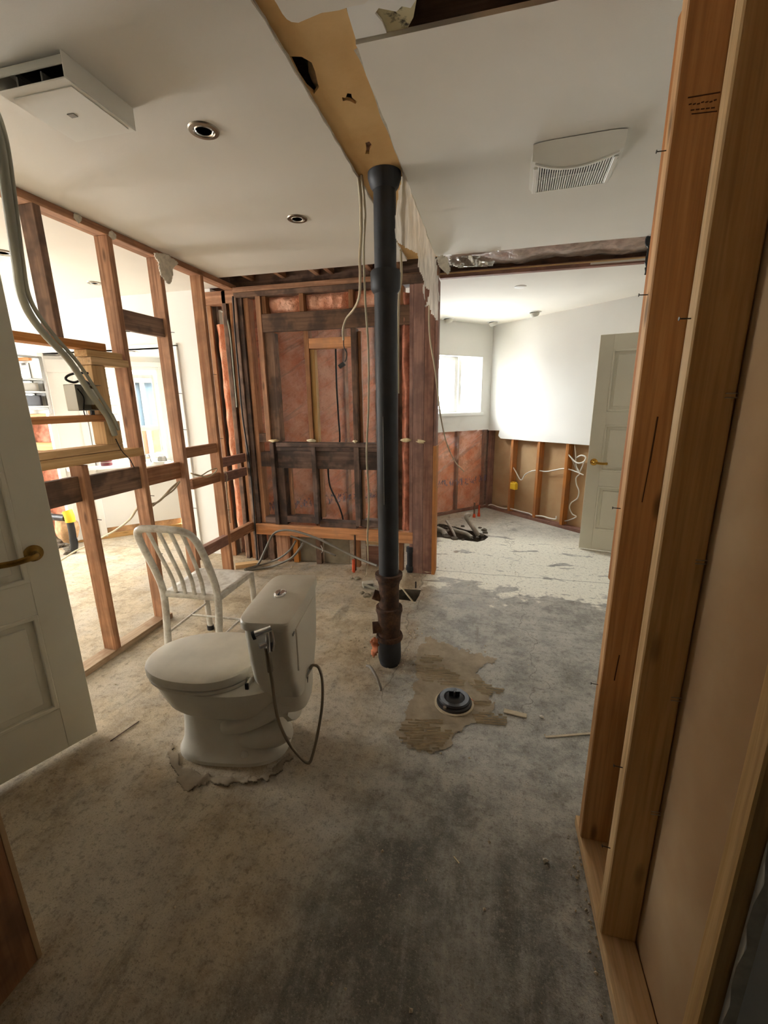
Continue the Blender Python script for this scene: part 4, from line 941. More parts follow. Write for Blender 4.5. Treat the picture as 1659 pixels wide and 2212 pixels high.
# ---- doors
def door(name, label, E0, H0, width, hgt, hand, aged):
    d = Vector((H0[0]-E0[0], H0[1]-E0[1], 0)).normalized(); a = math.atan2(d.y, d.x)
    e = tag(empty(name, (E0[0], E0[1], 0), a), label, None, None, 'structure')   # local X from free edge to hinge
    n = Vector((-d.y, d.x, 0)); sgn = 1 if n.dot(CAM-Vector((E0[0], E0[1], 0))) > 0 else -1      # side that faces the room
    y = lambda v: sgn*v
    st, t_ = .115, .035; y0, y1 = sorted((y(0), y(-t_)))
    rows = [(.22, .66), (.80, 1.24), (1.36, 1.90)] if hgt > 1.9 else []
    bx('stile', 0, st, y0, y1, .015, hgt, M_DOOR, e); bx('stile', width-st, width, y0, y1, .015, hgt, M_DOOR, e)
    prev = .015
    for a0, a1 in rows+[(hgt, hgt)]:
        bx('rail', st, width-st, y0, y1, prev, a0, M_DOOR, e, .0005); prev = a1
    for a0, a1 in rows:
        p0, p1 = sorted((y(-.012), y(-.024))); bx('door_panel', st, width-st, p0, p1, a0, a1, M_DOOR, e, 0)
        f0, f1 = sorted((y(-.004), y(-.013))); bx('raised_field', st+.045, width-st-.045, f0, f1, a0+.045, a1-.045, M_DOOR, e, .006)
        for q0, q1, r0, r1 in ((st, st+.018, a0, a1), (width-st-.018, width-st, a0, a1), (st, width-st, a0, a0+.018), (st, width-st, a1-.018, a1)):
            m0, m1 = sorted((y(.007), y(-.013))); bx('moulding', q0, q1, m0, m1, r0, r1, M_DOOR, e, .003)
    ml = M_BRASSD if aged else M_BRASS
    hx, hz = hand
    ro = lathe('handle_rose', [(0, 0), (.033, 0), (.033, .004), (.028, .009), (.012, .012), (.012, .04), (0, .04)], ml, e, 24, (hx, y(.0), hz), (0, sgn, 0))
    tube('lever', [(hx, y(.036), hz), (hx+.004, y(.052), hz), (hx+.03, y(.058), hz-.002), (hx+.075, y(.056), hz-.006), (hx+.118, y(.052), hz-.004)], .010, ml, e, 12, 6, sq=(.012, .008))
    bx('latch_plate', -.001, .0015, min(y(-.03), y(-.005)), max(y(-.03), y(-.005)), hz-.03, hz+.03, ml, e, 0)
    return e, d
def hand_on(E0, H0, px, py):
    d = Vector((H0[0]-E0[0], H0[1]-E0[1], 0)).normalized(); n = Vector((-d.y, d.x, 0)); P = apl(px, py, (E0[0], E0[1], 0), n); return ((P-Vector((E0[0], E0[1], 0))).dot(d), P.z)
E1, H1 = (-1.695, 1.315), (-1.985, .61)
h = hand_on(E1, H1, 72, 1195); door('door_1', 'cream panelled door standing open with an aged brass lever', E1, H1, .76, 2.03, h, True)
E2, H2 = (.94, 4.48), (1.68, 4.295)
h = hand_on(E2, H2, 1283, 998); door('door_2', 'cream panelled door of the far room with bright brass lever', E2, H2, .76, 2.03, h, False)

# ---- ceiling fixtures
VX = thing('exhaust_box', 'white box-shaped ceiling exhaust with a dark open slot', 'vent', (-1.335, 1.365, CEIL))
a_, b_, t_ = .125, .13, .062
bx('side_wall', a_-.004, a_, -b_, b_, -t_, 0, M_FANW, VX); bx('side_wall', -a_, -a_+.004, -b_, b_, -t_, 0, M_FANW, VX); bx('side_wall', -a_, a_, b_-.004, b_, -t_, 0, M_FANW, VX)
bx('cover_plate', -a_, a_, -b_, b_, -t_-.004, -t_, M_FANW, VX); bx('inset_panel', -a_+.022, a_-.012, -b_+.03, b_-.02, -t_-.007, -t_-.004, M_FANW, VX, .001)
bx('indicator', -.012, .012, -.006, .012, -t_-.009, -t_-.007, M_GREY, VX, 0)
bx('slot_lip', -a_+.004, a_-.004, -b_+.002, -b_+.008, -.03, -.008, M_GREYL, VX)
for nm, a0, a1, b0, b1, c0, c1 in (('housing_side', -.102, -.10, -.10, .10, 0, .14), ('housing_side', .10, .102, -.10, .10, 0, .14), ('housing_side', -.10, .10, -.102, -.10, 0, .14), ('housing_side', -.10, .10, .10, .102, 0, .14), ('housing_top', -.10, .10, -.10, .10, .138, .14)):
    bx(nm, a0, a1, b0, b1, c0, c1, M_GREY, VX, 0)
for x_ in (-.06, .03): bx('slot_rib', x_, x_+.006, -b_+.01, -b_+.05, -t_, -.03, M_GREY, VX)
FN = thing('bath_fan', 'white slatted bathroom fan cover with a curved brow', 'fan', (.292, 2.215, CEIL), R_(-3))
arc = lambda x: -.105+.068*(1-(x/.15)**2)
xs = [-.165+.33*k/22 for k in range(23)]; zf = -.042
out = [(x_, arc(x_)) for x_ in xs]+[(.172, -.02), (.170, .10), (.155, .158), (.08, .168), (-.08, .172), (-.155, .166), (-.172, .12), (-.172, -.02)]
slab('cover_body', [out, [(x_*.87, arc(x_*.87)+.008) for x_ in xs]+[(.143, .15), (-.143, .15)]], lambda a, b, d: Vector((a, b, zf-d)), -.041, M_FANW, FN)
V = [Vector((x_, -.172+.012*abs(x_/.165)**6, -.003)) for x_ in xs]+[Vector((x_, (arc(x_)-.172)/2, -.030)) for x_ in xs]+[Vector((x_, arc(x_)-.006, zf-.001)) for x_ in xs]+[Vector((x_, arc(x_), zf)) for x_ in xs]; nn = len(xs)
obj('brow_panel', V, [(r*nn+i, r*nn+i+1, (r+1)*nn+i+1, (r+1)*nn+i) for r in range(3) for i in range(nn-1)], M_FANW, FN, auto=60)
for sg in (-1, 1):
    e = 0 if sg < 0 else nn-1; obj('brow_cheek', [V[e], V[nn+e], V[3*nn+e], Vector((V[3*nn+e].x, V[3*nn+e].y, -.001))], [(0, 1, 2, 3)], M_FANW, FN)
for nm, a0, a1, b0, b1, c0, c1 in (('housing_side', -.127, -.125, -.027, .137, -.001, .16), ('housing_side', .125, .127, -.027, .137, -.001, .16), ('housing_side', -.127, .127, -.029, -.027, -.001, .16), ('housing_side', -.127, .127, .135, .137, -.001, .16), ('housing_top', -.127, .127, -.029, .137, .158, .16)):
    bx(nm, a0, a1, b0, b1, c0, c1, M_GREY, FN, 0)
for k in range(30):
    x_ = -.138+k*.0095; bx('slat', x_-.0026, x_+.0026, arc(x_)+.010, .150, zf-.005, zf-.001, M_FANW, FN, .0006)
slab('grille_rim', [[(x_*.93, arc(x_*.93)+.002) for x_ in xs]+[(x_*.93, arc(x_*.93)+.014) for x_ in xs[::-1]]], lambda a, b, d: Vector((a, b, zf-.0005-d)), .006, M_FANW, FN)
bx('grille_rim', -.158, -.141, -.07, .155, zf-.006, zf, M_FANW, FN, .002); bx('grille_rim', .141, .158, -.07, .155, zf-.006, zf, M_FANW, FN, .002); bx('grille_rim', -.158, .158, .149, .160, zf-.006, zf, M_FANW, FN, .002)
def potlight(px, py, z, label, eye=False, r=.055, group='recessed ceiling lights'):
    P = az(px, py, z); o = thing('spotlight' if eye else 'recessed_light', label, 'light', (P.x, P.y, z), 0, group)
    ring = M_TRIM if eye else M_STEEL
    lathe('trim_ring', [(r*.62, -.001), (r*.7, -.006), (r*.95, -.005), (r, 0)], ring, o, 28)
    if eye:
        lathe('eyeball', [(r*.68, .0), (r*.70, -.02), (r*.6, -.04), (r*.45, -.048), (r*.42, -.03)], M_GREYL, o, 22, (0, 0, 0), Vector((-.25, -.25, 1)))
        lathe('bulb', [(0, -.036), (r*.42, -.036), (r*.42, -.03), (0, -.03)], M_BLACK, o, 16, (0, 0, 0), Vector((-.25, -.25, 1)))
    else:
        lathe('baffle', [(r*.36, .02), (r*.5, .004), (r*.6, -.002), (r*.64, -.001)], M_GREY, o, 24)
        lathe('inner_ring', [(r*.5, -.003), (r*.56, -.006), (r*.62, -.003)], M_CHROME, o, 24); lathe('bulb', [(0, -.002), (r*.2, -.003), (r*.38, .004), (r*.4, .012)], M_LAMP, o, 18)
    return o
potlight(440, 281, CEIL, 'nickel recessed light beside the white exhaust box')
potlight(642, 472, CEIL, 'nickel recessed light beside the black drain stack')
potlight(204, 611, CEIL, 'nickel recessed light in the next room beyond the studs, whole ring visible')
potlight(5, 545, CEIL, 'nickel recessed light in the next room above the open door', r=.07)
potlight(290, 759, NZ, 'small recessed light under the nook header', r=.05)
potlight(1154, 674, CEILR, 'white swivel spotlight near the far right wall', True, .075); potlight(1065, 695, CEILR, 'white swivel spotlight in the far wall corner', True, .075); potlight(968, 688, CEILR, 'white swivel spotlight turned to show its dark lens, above the window', True, .075)
P = az(1124, 619, CEILR); o = lathe('ceiling_cap', [(.05, 0), (.05, -.004), (.04, -.008), (0, -.008)], M_TRIM, None, 28, P); o.name = 'blanking_plate'; tag(o, 'flat round white blanking plate on the far ceiling', 'plate')

# ---- plastic and scraps hanging from the ceiling edge
pc = zc(720, 350, 6.32, [(920, 60), (1000, 200), (1110, 430), (1150, 560), (1260, 860), (1330, 1080), (1395, 1270), (1425, 1450), (1440, 1700), (1450, 1950), (1440, 2185), (1400, 2150), (1350, 2080), (1320, 1960), (1300, 1940), (1255, 1985), (1290, 1860), (1300, 1760), (1262, 1700), (1250, 1880), (1232, 1900), (1215, 1720), (1250, 1650), (1170, 1480), (1150, 1250), (1020, 1180), (890, 1100), (840, 1000), (870, 600), (880, 420), (915, 250)])
o = sheet('plastic_sheet', pc, lambda x, y: ax(x, y, -.414), 2.2, (1, .1, 0), .009, 9, M_PLASTIC); tag(o, 'torn milky plastic sheet hanging beside the black stack', 'plastic sheet')
pc = zc(720, 350, 6.32, [(1405, 1310), (1480, 1270), (1560, 1300), (1590, 1420), (1600, 1480), (1570, 1540), (1450, 1440)])
tag(sheet('drywall_flap', pc, lambda x, y: ay(x, y, 3.28), 2.2, (0, 1, 0), .01, 10, M_CORE, None, .006), 'torn drywall paper flap at the end of the ceiling slot', 'paper')
pc = zc(840, 500, 2.676, [(345, 140), (430, 135), (520, 140), (615, 165), (600, 200), (520, 205), (400, 208), (355, 190)])
tag(sheet('foil_duct', pc, lambda x, y: ay(x, y, 3.42), 2.0, (0, 1, .3), .03, 14, M_FOIL, None, .002), 'crumpled silver foil in the ceiling slot', 'foil')
pc = [(350, 552), (385, 566), (378, 578), (368, 584), (366, 612), (360, 610), (345, 588), (338, 570), (332, 552)]
pc = zc(0, 350, 2.9625, [(985, 580), (1060, 590), (1135, 645), (1105, 680), (1100, 730), (1085, 780), (1068, 770), (1045, 730), (1015, 690), (1005, 640)])
tag(sheet('drywall_scrap', pc, lambda x, y: ax(x, y, XL1+.02), 1.8, (1, 0, 0), .02, 12, M_CORE, None, .01), 'torn drywall scrap dangling from the top plate', 'drywall')
for q in ((232, 437), (168, 470), (243, 508)):
    P = ax(*q, XL1+.004); o = blob('plaster_crumb', P, .008, .03, .022, M_CORE, None, .5, 14, 1, q[0]); tag(o, 'small plaster crumb stuck to the top plate', 'plaster', 'plaster crumbs on the top plate')
o = sheet('black_fabric', zc(1290, 400, 4.424, [(490, 480), (552, 470), (550, 620), (540, 760), (515, 865), (455, 862), (465, 700), (480, 590), (470, 520)]), lambda x, y: ay(x, y, 3.26), 2.0, (0, 1, 0), .02, 16, M_BLACK, None, .01)
tag(o, 'black fabric strip hanging at the end of the far header', 'fabric')

# ---- cables
def cable(name, label, pts, r, mat, group=None, sub=6): return tag(tube(name, pts, r, mat, None, 8, sub), label, 'cable', group)
gx = lambda x, y, X: ax(x, y, X)
cable('electrical_cable', 'thick grey cable bundle swinging from the ceiling to the wall box', [gx(-6, 290, -1.55)+Vector((-.03, 0, .128)), gx(-6, 290, -1.55), gx(12, 400, -1.62), gx(35, 560, -1.75), gx(50, 650, -1.85), gx(90, 715, -1.93), gx(150, 780, -2.02), gx(195, 850, -2.08), gx(232, 900, -2.10), gx(248, 940, -2.11)], .016, M_CORD)
cable('electrical_cable', 'thinner grey cable running beside the thick bundle', [v_+Vector((.016, 0, .010)) for v_ in (gx(2, 300, -1.56)+Vector((-.03, 0, .125)), gx(2, 300, -1.56), gx(22, 420, -1.64), gx(42, 570, -1.76), gx(60, 655, -1.86), gx(105, 722, -1.95), gx(165, 790, -2.04), gx(212, 862, -2.09), gx(240, 905, -2.10), gx(252, 932, -2.11))], .009, M_CORD)
cable('electrical_cable', 'black lead looped behind the grey wall box', [gx(190, 806, -2.14), gx(165, 806, -2.15), gx(146, 812, -2.15), gx(143, 820, -2.15), gx(160, 826, -2.15), gx(178, 821, -2.15), gx(195, 830, -2.13)], .006, M_CORDB)
cable('electrical_cable', 'dark wire tail below the cable bundle', [gx(250, 948, -2.12), gx(258, 965, -2.13), gx(266, 978, -2.13), gx(280, 992, -2.13), gx(290, 1010, -2.13)], .003, M_CORDB)
YC = 2.19
cable('electrical_cable', 'tan cable hanging by the stack down to an outlet box', [az(781, 378, 2.45), ay(786, 420, 2.17), ay(789, 470, 2.3), ay(786, 530, 2.35), ay(787, 600, 2.4), ay(791, 680, 2.42), ay(796, 760, 2.4), ay(796, 880, 2.38), ay(792, 980, 2.36), ay(797, 1080, 2.34), ay(794, 1160, 2.32), az(795, 1215, .09), az(790, 1245, .03)], .0055, M_CORDT)
cable('electrical_cable', 'tan cable bowed left with bare wire ends and a black connector', [az(774, 381, 2.446), ay(779, 430, 2.19), ay(780, 500, 2.36), ay(777, 560, 2.6), ay(778, 590, 2.8), ay(776, 640, 3.1), ay(764, 668, 3.3), ay(748, 688, 3.42), ay(741, 712, 3.46), ay(742, 735, 3.48)], .0085, M_CORDT)
o = cable('electrical_cable', 'bare wire with black cap under the bowed tan cable', [ay(742, 735, 3.48), ay(743, 750, 3.48), ay(749, 762, 3.48), ay(748, 775, 3.48), ay(745, 782, 3.48)], .004, M_CORDB)
beam('wire_cap', ay(733, 793, 3.48)-Vector(o.location), ay(744, 785, 3.48)-Vector(o.location), (0, 0, 1), .03, .03, M_BLACK, None).parent = o
cable('electrical_cable', 'tan cable straight down behind the stack', [ay(866, 540, 2.6), ay(867, 600, 2.7), ay(862, 640, 2.75), ay(860, 740, 2.75), ay(860, 850, 2.75)], .007, M_CORDT)
cable('electrical_cable', 'pale cable drooping from the torn plastic across the far opening', [ay(927, 650, 3.3), ay(927, 700, 3.32), ay(930, 740, 3.34), ay(940, 800, 3.36), ay(946, 850, 3.4), ay(952, 900, 3.6), ay(966, 960, 4.2), ay(985, 1000, 4.9), ay(1002, 1018, 5.3)], .006, M_CORDT)
cable('electrical_cable', 'black cable running down inside the framed wall', [ay(725, 750, 3.68), ay(727, 830, 3.68), ay(731, 900, 3.68), ay(733, 960, 3.68), ay(712, 1000, 3.68), ay(709, 1020, 3.68), ay(713, 1050, 3.68), ay(724, 1075, 3.68), ay(735, 1100, 3.68), ay(742, 1130, 3.68), ay(743, 1180, 3.68)], .008, M_CORDB)
cable('electrical_cable', 'dark cable stapled along the corner post', [ay(503, 640, 3.50), ay(508, 720, 3.50), ay(515, 800, 3.50), ay(524, 900, 3.51), ay(540, 1010, 3.51), ay(549, 1110, 3.51), ay(556, 1210, 3.50)], .007, M_CORDB)
cable('electrical_cable', 'grey cable along the left corner cavity', [ay(478, 672, 3.6), ay(488, 680, 3.58), ay(497, 720, 3.55), ay(503, 780, 3.55), ay(512, 880, 3.55)], .007, M_CORD)
cable('water_pipe', 'grey flexible pipe arching up under the base rail', [az(548, 1228, .01), az(560, 1215, .04), ay(572, 1190, 3.40), ay(588, 1157, 3.42), ay(607, 1146, 3.42), ay(640, 1148, 3.42), ay(690, 1165, 3.40), ay(740, 1190, 3.36), ay(778, 1208, 3.3), ay(815, 1222, 3.2)], .010, M_CORDG)
cable('water_pipe', 'grey flexible pipe lying low and rising to the middle', [az(528, 1231, .012), az(575, 1226, .015), ay(600, 1219, 3.36), ay(630, 1205, 3.38), ay(648, 1184, 3.40), ay(655, 1172, 3.40)], .010, M_CORDG)
cable('water_pipe', 'grey flexible pipe doubled beside the low one', [az(530, 1229, .03), az(578, 1216, .034), ay(608, 1203, 3.405), ay(628, 1186, 3.425), ay(639, 1168, 3.43)], .009, M_CORDG)
cable('water_pipe', 'tied grey cable ends stretching right under the base rail', [ay(628, 1158, 3.455), ay(655, 1168, 3.44), ay(690, 1185, 3.39), ay(725, 1200, 3.37)], .009, M_CORDG)
tag(tube('cable_tie', [ay(693, 1178, 3.38), ay(697, 1187, 3.375), ay(695, 1194, 3.38)], .003, M_CORDW, None, 6, 3), 'white cable tie around the grey cable ends', 'cable tie')
# left room and left wall cables
cable('electrical_cable', 'pale cable sagging through the left studs to the next room floor', [gx(385, 1042, -2.16), gx(370, 1055, -2.17), gx(340, 1085, -2.18), gx(308, 1090, -2.2), gx(295, 1100, -2.3), gx(280, 1122, -2.5), gx(250, 1145, -2.8), gx(222, 1160, -3.2), gx(190, 1178, -3.6), gx(160, 1192, -3.75), az(125, 1215, .01)], .008, M_CORDT)
cable('electrical_cable', 'second pale cable looping over the rail between the left studs', [gx(388, 1040, -2.15), gx(375, 1058, -2.15), gx(352, 1075, -2.16), gx(330, 1093, -2.17)], .006, M_CORDT)
cable('electrical_cable', 'small cable loop hooked on the stud beside the framed wall', [gx(412, 1022, -2.14), gx(432, 1028, -2.12), gx(450, 1018, -2.11), gx(467, 1012, -2.11), gx(465, 1020, -2.11), gx(448, 1030, -2.11), gx(420, 1024, -2.12)], .005, M_CORDT)
cable('electrical_cable', 'thin pale wire running down the stud by the framed wall', [gx(486, 1018, -2.125), gx(491, 1030, -2.125), gx(489, 1050, -2.125), gx(492, 1080, -2.125), gx(495, 1110, -2.125), gx(497, 1130, -2.125)], .004, M_CORDT)
# ---- wall box in the left framing
B = thing('junction_box', 'open grey metal electrical box fixed in the left framing', 'electrical box', (0, 0, 0))
p0, p1 = gx(150, 830, -2.15), gx(218, 886, -2.15); xb_ = -2.19
bx('back_plate', xb_-.004, xb_, p0.y, p1.y, p1.z, p0.z, M_GREYL, B); bx('box_side', xb_, xb_+.07, p0.y, p0.y+.003, p1.z, p0.z, M_GREYL, B); bx('box_side', xb_, xb_+.07, p0.y, p1.y, p0.z-.003, p0.z, M_GREY, B); bx('box_side', xb_, xb_+.075, p0.y, p1.y, p1.z, p1.z+.004, M_GREY, B)
bx('inner_box', xb_, xb_+.06, p0.y+.10, p1.y-.02, p1.z+.03, p0.z-.02, M_GREYL, B)
for k in (.10, .16): bx('clamp', xb_+.03, xb_+.045, p0.y+k, p0.y+k+.02, p1.z-.025, p1.z, M_BLACK, B)
tube('wire', [(xb_+.02, p0.y+.06, p0.z-.02), (xb_+.04, p0.y+.07, (p0.z+p1.z)/2), (xb_+.03, p0.y+.065, p1.z), (xb_+.03, p0.y+.07, p1.z-.04)], .003, M_CORDB, B)
# ---- outlet box scrap by the stack
q = az(795, 1262, .03)
B = thing('outlet_box', 'dusty cable end box lying on rubble by the stack', 'electrical box', q, R_(25))
bx('box_shell', -.045, .045, -.03, .03, -.02, .02, M_GREYL, B, .004); bx('socket_face', -.035, .035, -.033, -.03, -.014, .014, M_GREY, B, .001); beam('bracket', (-.05, -.03, .02), (.06, -.06, -.025), (0, 0, 1), .02, .004, M_GREYL, B)
for i, (px, py, r_) in enumerate(((772, 1252, .03), (782, 1283, .025), (795, 1288, .03), (806, 1284, .022), (788, 1290, .02), (760, 1250, .018))):
    P = az(px, py, 0); tag(blob('concrete_chunk', P+Vector((0, 0, r_*.4)), r_, r_*.8, r_*.55, M_GREYBOARD, None, .4, 16, 1, i), 'small broken concrete chunk beside the rusty stack', 'rubble', 'concrete chunks by the stack')
tag(tube('thin_rod', [az(862, 1262, .10), az(880, 1285, .05), az(892, 1300, .005)], .006, M_CORDT, None, 8, 2), 'thin pale rod leaning into the small floor pit', 'rod')
tag(tube('rebar_stub', [az(898, 1270, 0), az(898, 1270, 0)+Vector((0, 0, .055))], .006, M_NAIL, None, 8, 1), 'short dark rebar stub beside the small floor pit', 'rebar')
# ---- offcuts and pipe stubs by the framed wall
P = az(530, 1224, 0); o = beam('wood_offcut', P+Vector((-.07, -.05, .019)), P+Vector((.10, .06, .019)), (0, 0, 1), .038, .07, M_NEW); tag(o, 'short wood offcut lying on the floor at the frame corner', 'wood block')
P = az(920, 1240, 0); tag(blob('stone_block', P+Vector((0, .03, .02)), .085, .03, .03, M_MORTAR, None, .25, 12, 2), 'pale stone block wedged at the foot of the wide plank', 'stone')
P = az(885, 1237, 0); o = thing('abs_stub', 'short black pipe stub standing under the base rail', 'pipe', (P.x, P.y+.02, 0)); lathe('pipe', [(.028, 0), (.028, .2), (.0, .2)], M_ABS, o, 18); lathe('cap', [(.034, .19), (.036, .2), (.034, .235), (0, .24)], M_ABS, o, 18); lathe('hub', [(.036, .02), (.038, .03), (.036, .06), (.028, .06)], M_ABS, o, 18)
tag(tube('pipe_stub', [az(764, 1236, 0), az(764, 1236, 0)+Vector((.003, .0, .12))], .014, M_ORANGEP, None, 12, 1), 'orange sleeved pipe stub under the framed wall', 'pipe')
tag(tube('copper_riser', [az(768, 1232, 0), az(768, 1232, 0)+Vector((0, .01, .33))], .009, M_DARK, None, 8, 1), 'dark riser pipe behind the orange stub', 'pipe')
for (px, py, hh, lb) in ((930+390/4.1475, 880+985/4.1475, .15, 'dusty orange-tipped pipe stub beside the pink wall, bent end'), (930+432/4.1475, 880+975/4.1475, .10, 'bright orange capped pipe stub beside the pink wall')):
    P = az(px, py, 0); o = thing('pipe_stub', lb, 'pipe', P); tube('pipe', [(0, 0, 0), (0, 0, hh+.05)], .011, M_DARK if hh > .12 else M_ORANGEP, o, 10, 1); lathe('cap', [(.016, 0), (.02, .0), (.018, .03), (.012, .05)], M_ORANGEP, o, 12)
# ---- far pit pipes
def pp_(x, y, z): return az(930+x/4.1475, 880+y/4.1475, z)
for lb, pts, r_ in (('elbow-topped grey pipe rising out of the far pit', [pp_(430, 1150, -.03), pp_(380, 1075, .06), pp_(335, 1010, .13), pp_(318, 980, .17), pp_(330, 962, .19), pp_(345, 965, .18)], .026), ('straight pale pipe leaning up from the far pit', [pp_(230, 1180, -.02), pp_(190, 1090, .06), pp_(140, 1015, .13)], .014),
                    ('white pipe lying along the far pit', [pp_(190, 1090, .03), pp_(250, 1110, .02), pp_(320, 1130, .01), pp_(370, 1165, -.02)], .022), ('grey pipe across the bottom of the far pit', [pp_(100, 1110, -.075), pp_(200, 1100, -.06), pp_(320, 1120, -.07), pp_(400, 1160, -.085)], .024), ('short dark pipe end at the far pit rim', [pp_(60, 1085, .03), pp_(110, 1110, .015), pp_(140, 1150, .0)], .03)):
    tag(tube('drain_pipe', pts, r_, M_PVC, None, 12, 5), lb, 'pipe')
for i in range(16):
    a = i/16*2*math.pi; P = pp_(290+215*math.cos(a)*random.uniform(.85, 1.05), 1125+60*math.sin(a)*random.uniform(.85, 1.1), .0); r_ = random.uniform(.02, .045)
    tag(blob('concrete_chunk', P+Vector((0, 0, r_*.2)), r_, r_, r_*.5, M_SOIL, None, .5, 14, 1, i+20), 'broken concrete lump on the rim of the far pit', 'rubble', 'concrete lumps around the far pit')
# ---- right far wall wiring
cr = lambda pts, off=.03: [WR.world(*WR.uz(930+x/4.1475, 880+y/4.1475, off), off) for x, y in pts]
cable('electrical_cable', 'white cable zigzagging from the yellow box through the far studs', cr([(725, 680), (722, 600), (728, 525), (760, 570), (808, 650), (850, 600), (905, 570)]), .007, M_CORDW)
cable('electrical_cable', 'white cable threaded straight between the far studs', cr([(905, 570), (960, 565), (1030, 575), (1100, 565), (1165, 552), (1230, 552), (1300, 575), (1370, 605)]), .007, M_CORDW)
cable('electrical_cable', 'white cable curling down beside the far door', cr([(1290, 340), (1300, 430), (1305, 520), (1335, 590), (1305, 630), (1308, 690), (1330, 750), (1315, 815), (1260, 855), (1245, 900), (1270, 955), (1305, 980), (1240, 1010), (1165, 1022)], .05), .007, M_CORDW)
cable('electrical_cable', 'white cable looped by the far door latch', cr([(1235, 385), (1228, 410), (1260, 450), (1300, 490), (1340, 500), (1380, 480), (1390, 445), (1350, 430), (1310, 450)], .012), .008, M_CORDW)
cable('electrical_cable', 'white cable crossing the door-side loop', cr([(1225, 390), (1270, 470), (1300, 540), (1330, 585), (1355, 540), (1375, 490)], .068), .007, M_CORDW)
cable('electrical_cable', 'white cable along the far sole plate', cr([(505, 890), (540, 870), (600, 890), (660, 905), (720, 908), (800, 930), (880, 950), (920, 968), (1000, 975), (1060, 992), (1120, 1000), (1128, 975)], .02), .009, M_CORDW)
u, z = WR.uz(930+738/4.1475, 880+705/4.1475, -.01); P = WR.world(u, z, .0)
B = thing('outlet_box', 'yellow plastic outlet box hanging on the far wall studs', 'electrical box', P, R_(-45)); bx('box_shell', -.045, .045, -.02, .035, -.045, .04, M_YELLOW, B, .006)
for x_ in (-.03, 0, .03): bx('tab', x_-.008, x_+.008, -.012, .02, .04, .055, M_YELLOW, B, .002)
# ---- neighbour seen through the nook windows
NB = thing('neighbour_wall', 'white lap-sided wall outside the narrow side light', 'building', WN.world(-1.2, 0, 1.1), R_(45))
for k in range(26): beam('siding_board', (-1.2, 0, k*.11), (.74, 0, k*.11), (0, .16, 1), .125, .012, M_SIDING, NB, .001)
GB = thing('garden_building', 'blue-grey building with terracotta base outside the nook window', 'building', WN.world(.35, 0, 1.6), R_(45))
bx('wall', -.9, 1.5, 0, .2, 1.12, 1.78, M_BLUEGREY, GB); bx('base_wall', -.9, 1.5, -.02, .2, 0, 1.12, M_TERRA, GB); bx('eave', -.9, 1.5, -.1, .25, 1.78, 1.95, M_SIDING, GB); bx('post', -.52, -.46, -.05, 0, 0, 1.8, M_SIDING, GB)
# ---- things on the nook sill and in the next room
P = az(234, 990, .835); P = WN.world(*(WN.uz(232, 1010, -.06)[0], .835), -.068)
o = thing('paint_can', 'maroon paint can on the nook sill', 'can', P); lathe('can_body', [(0, 0), (.055, 0), (.055, .08), (.0, .08)], M_CANRED, o, 24); lathe('lid', [(.0, .08), (.058, .08), (.06, .09), (.05, .095), (0, .092)], M_GREYL, o, 24); lathe('rim', [(.055, .035), (.058, .037), (.055, .04)], M_GREYL, o, 24)
u_, _z = WN.uz(350, 990, -.1); P = WN.world(u_, .835, -.10)
o = thing('clay_bowl', 'grey upturned bowl on a plate on the nook sill', 'bowl', P); lathe('plate', [(0, 0), (.09, 0), (.10, .008), (0, .01)], M_GREYL, o, 24); lathe('bowl', [(.05, .01), (.045, .05), (.03, .065), (0, .065)], M_GREY, o, 20)
u_, _z = WN.uz(318, 990, -.1); P = WN.world(u_, .835, -.10)
o = thing('wire_stand', 'thin wire stand on the nook sill', 'stand', P); tube('wire_leg', [(-.03, 0, 0), (-.02, 0, .09), (.0, 0, .10)], .003, M_NAIL, o); tube('wire_leg', [(.03, .02, 0), (.02, .01, .09), (.0, 0, .10)], .003, M_NAIL, o)
def y3(px, py, Y=3.45): return ay(px, py, Y)
# shelf unit against the strip window
p0, p1 = y3(20, 805, 3.5), y3(92, 878, 3.5)
SU = thing('shelf_unit', 'grey metal shelf unit hung before the strip window', 'shelf', (0, 0, 0))
for x_ in (p0.x, p1.x-.02): bx('upright', x_, x_+.02, 3.30, 3.33, 1.42, 1.95, M_GREY, SU); bx('upright', x_, x_+.02, 3.56, 3.592, 1.395, 1.95, M_GREY, SU)
for z_ in (1.46, 1.60, 1.72): bx('shelf', p0.x, p1.x, 3.31, 3.585, z_, z_+.02, M_GREY, SU)
for x_ in (p0.x, p1.x-.02): bx('bracket', x_, x_+.02, 3.33, 3.56, 1.44, 1.46, M_GREY, SU); bx('top_rail', x_, x_+.02, 3.33, 3.56, 1.93, 1.95, M_GREY, SU)
o = bx('storage_box', p1.x-.34, p1.x-.06, 3.335, 3.55, 1.62, 1.70, M_GREYL); tag(o, 'pale grey box on the upper metal shelf', 'box')
o = bx('storage_box', p1.x-.36, p1.x-.05, 3.335, 3.55, 1.48, 1.58, M_BLACK); tag(o, 'dark box on the lower metal shelf', 'box')
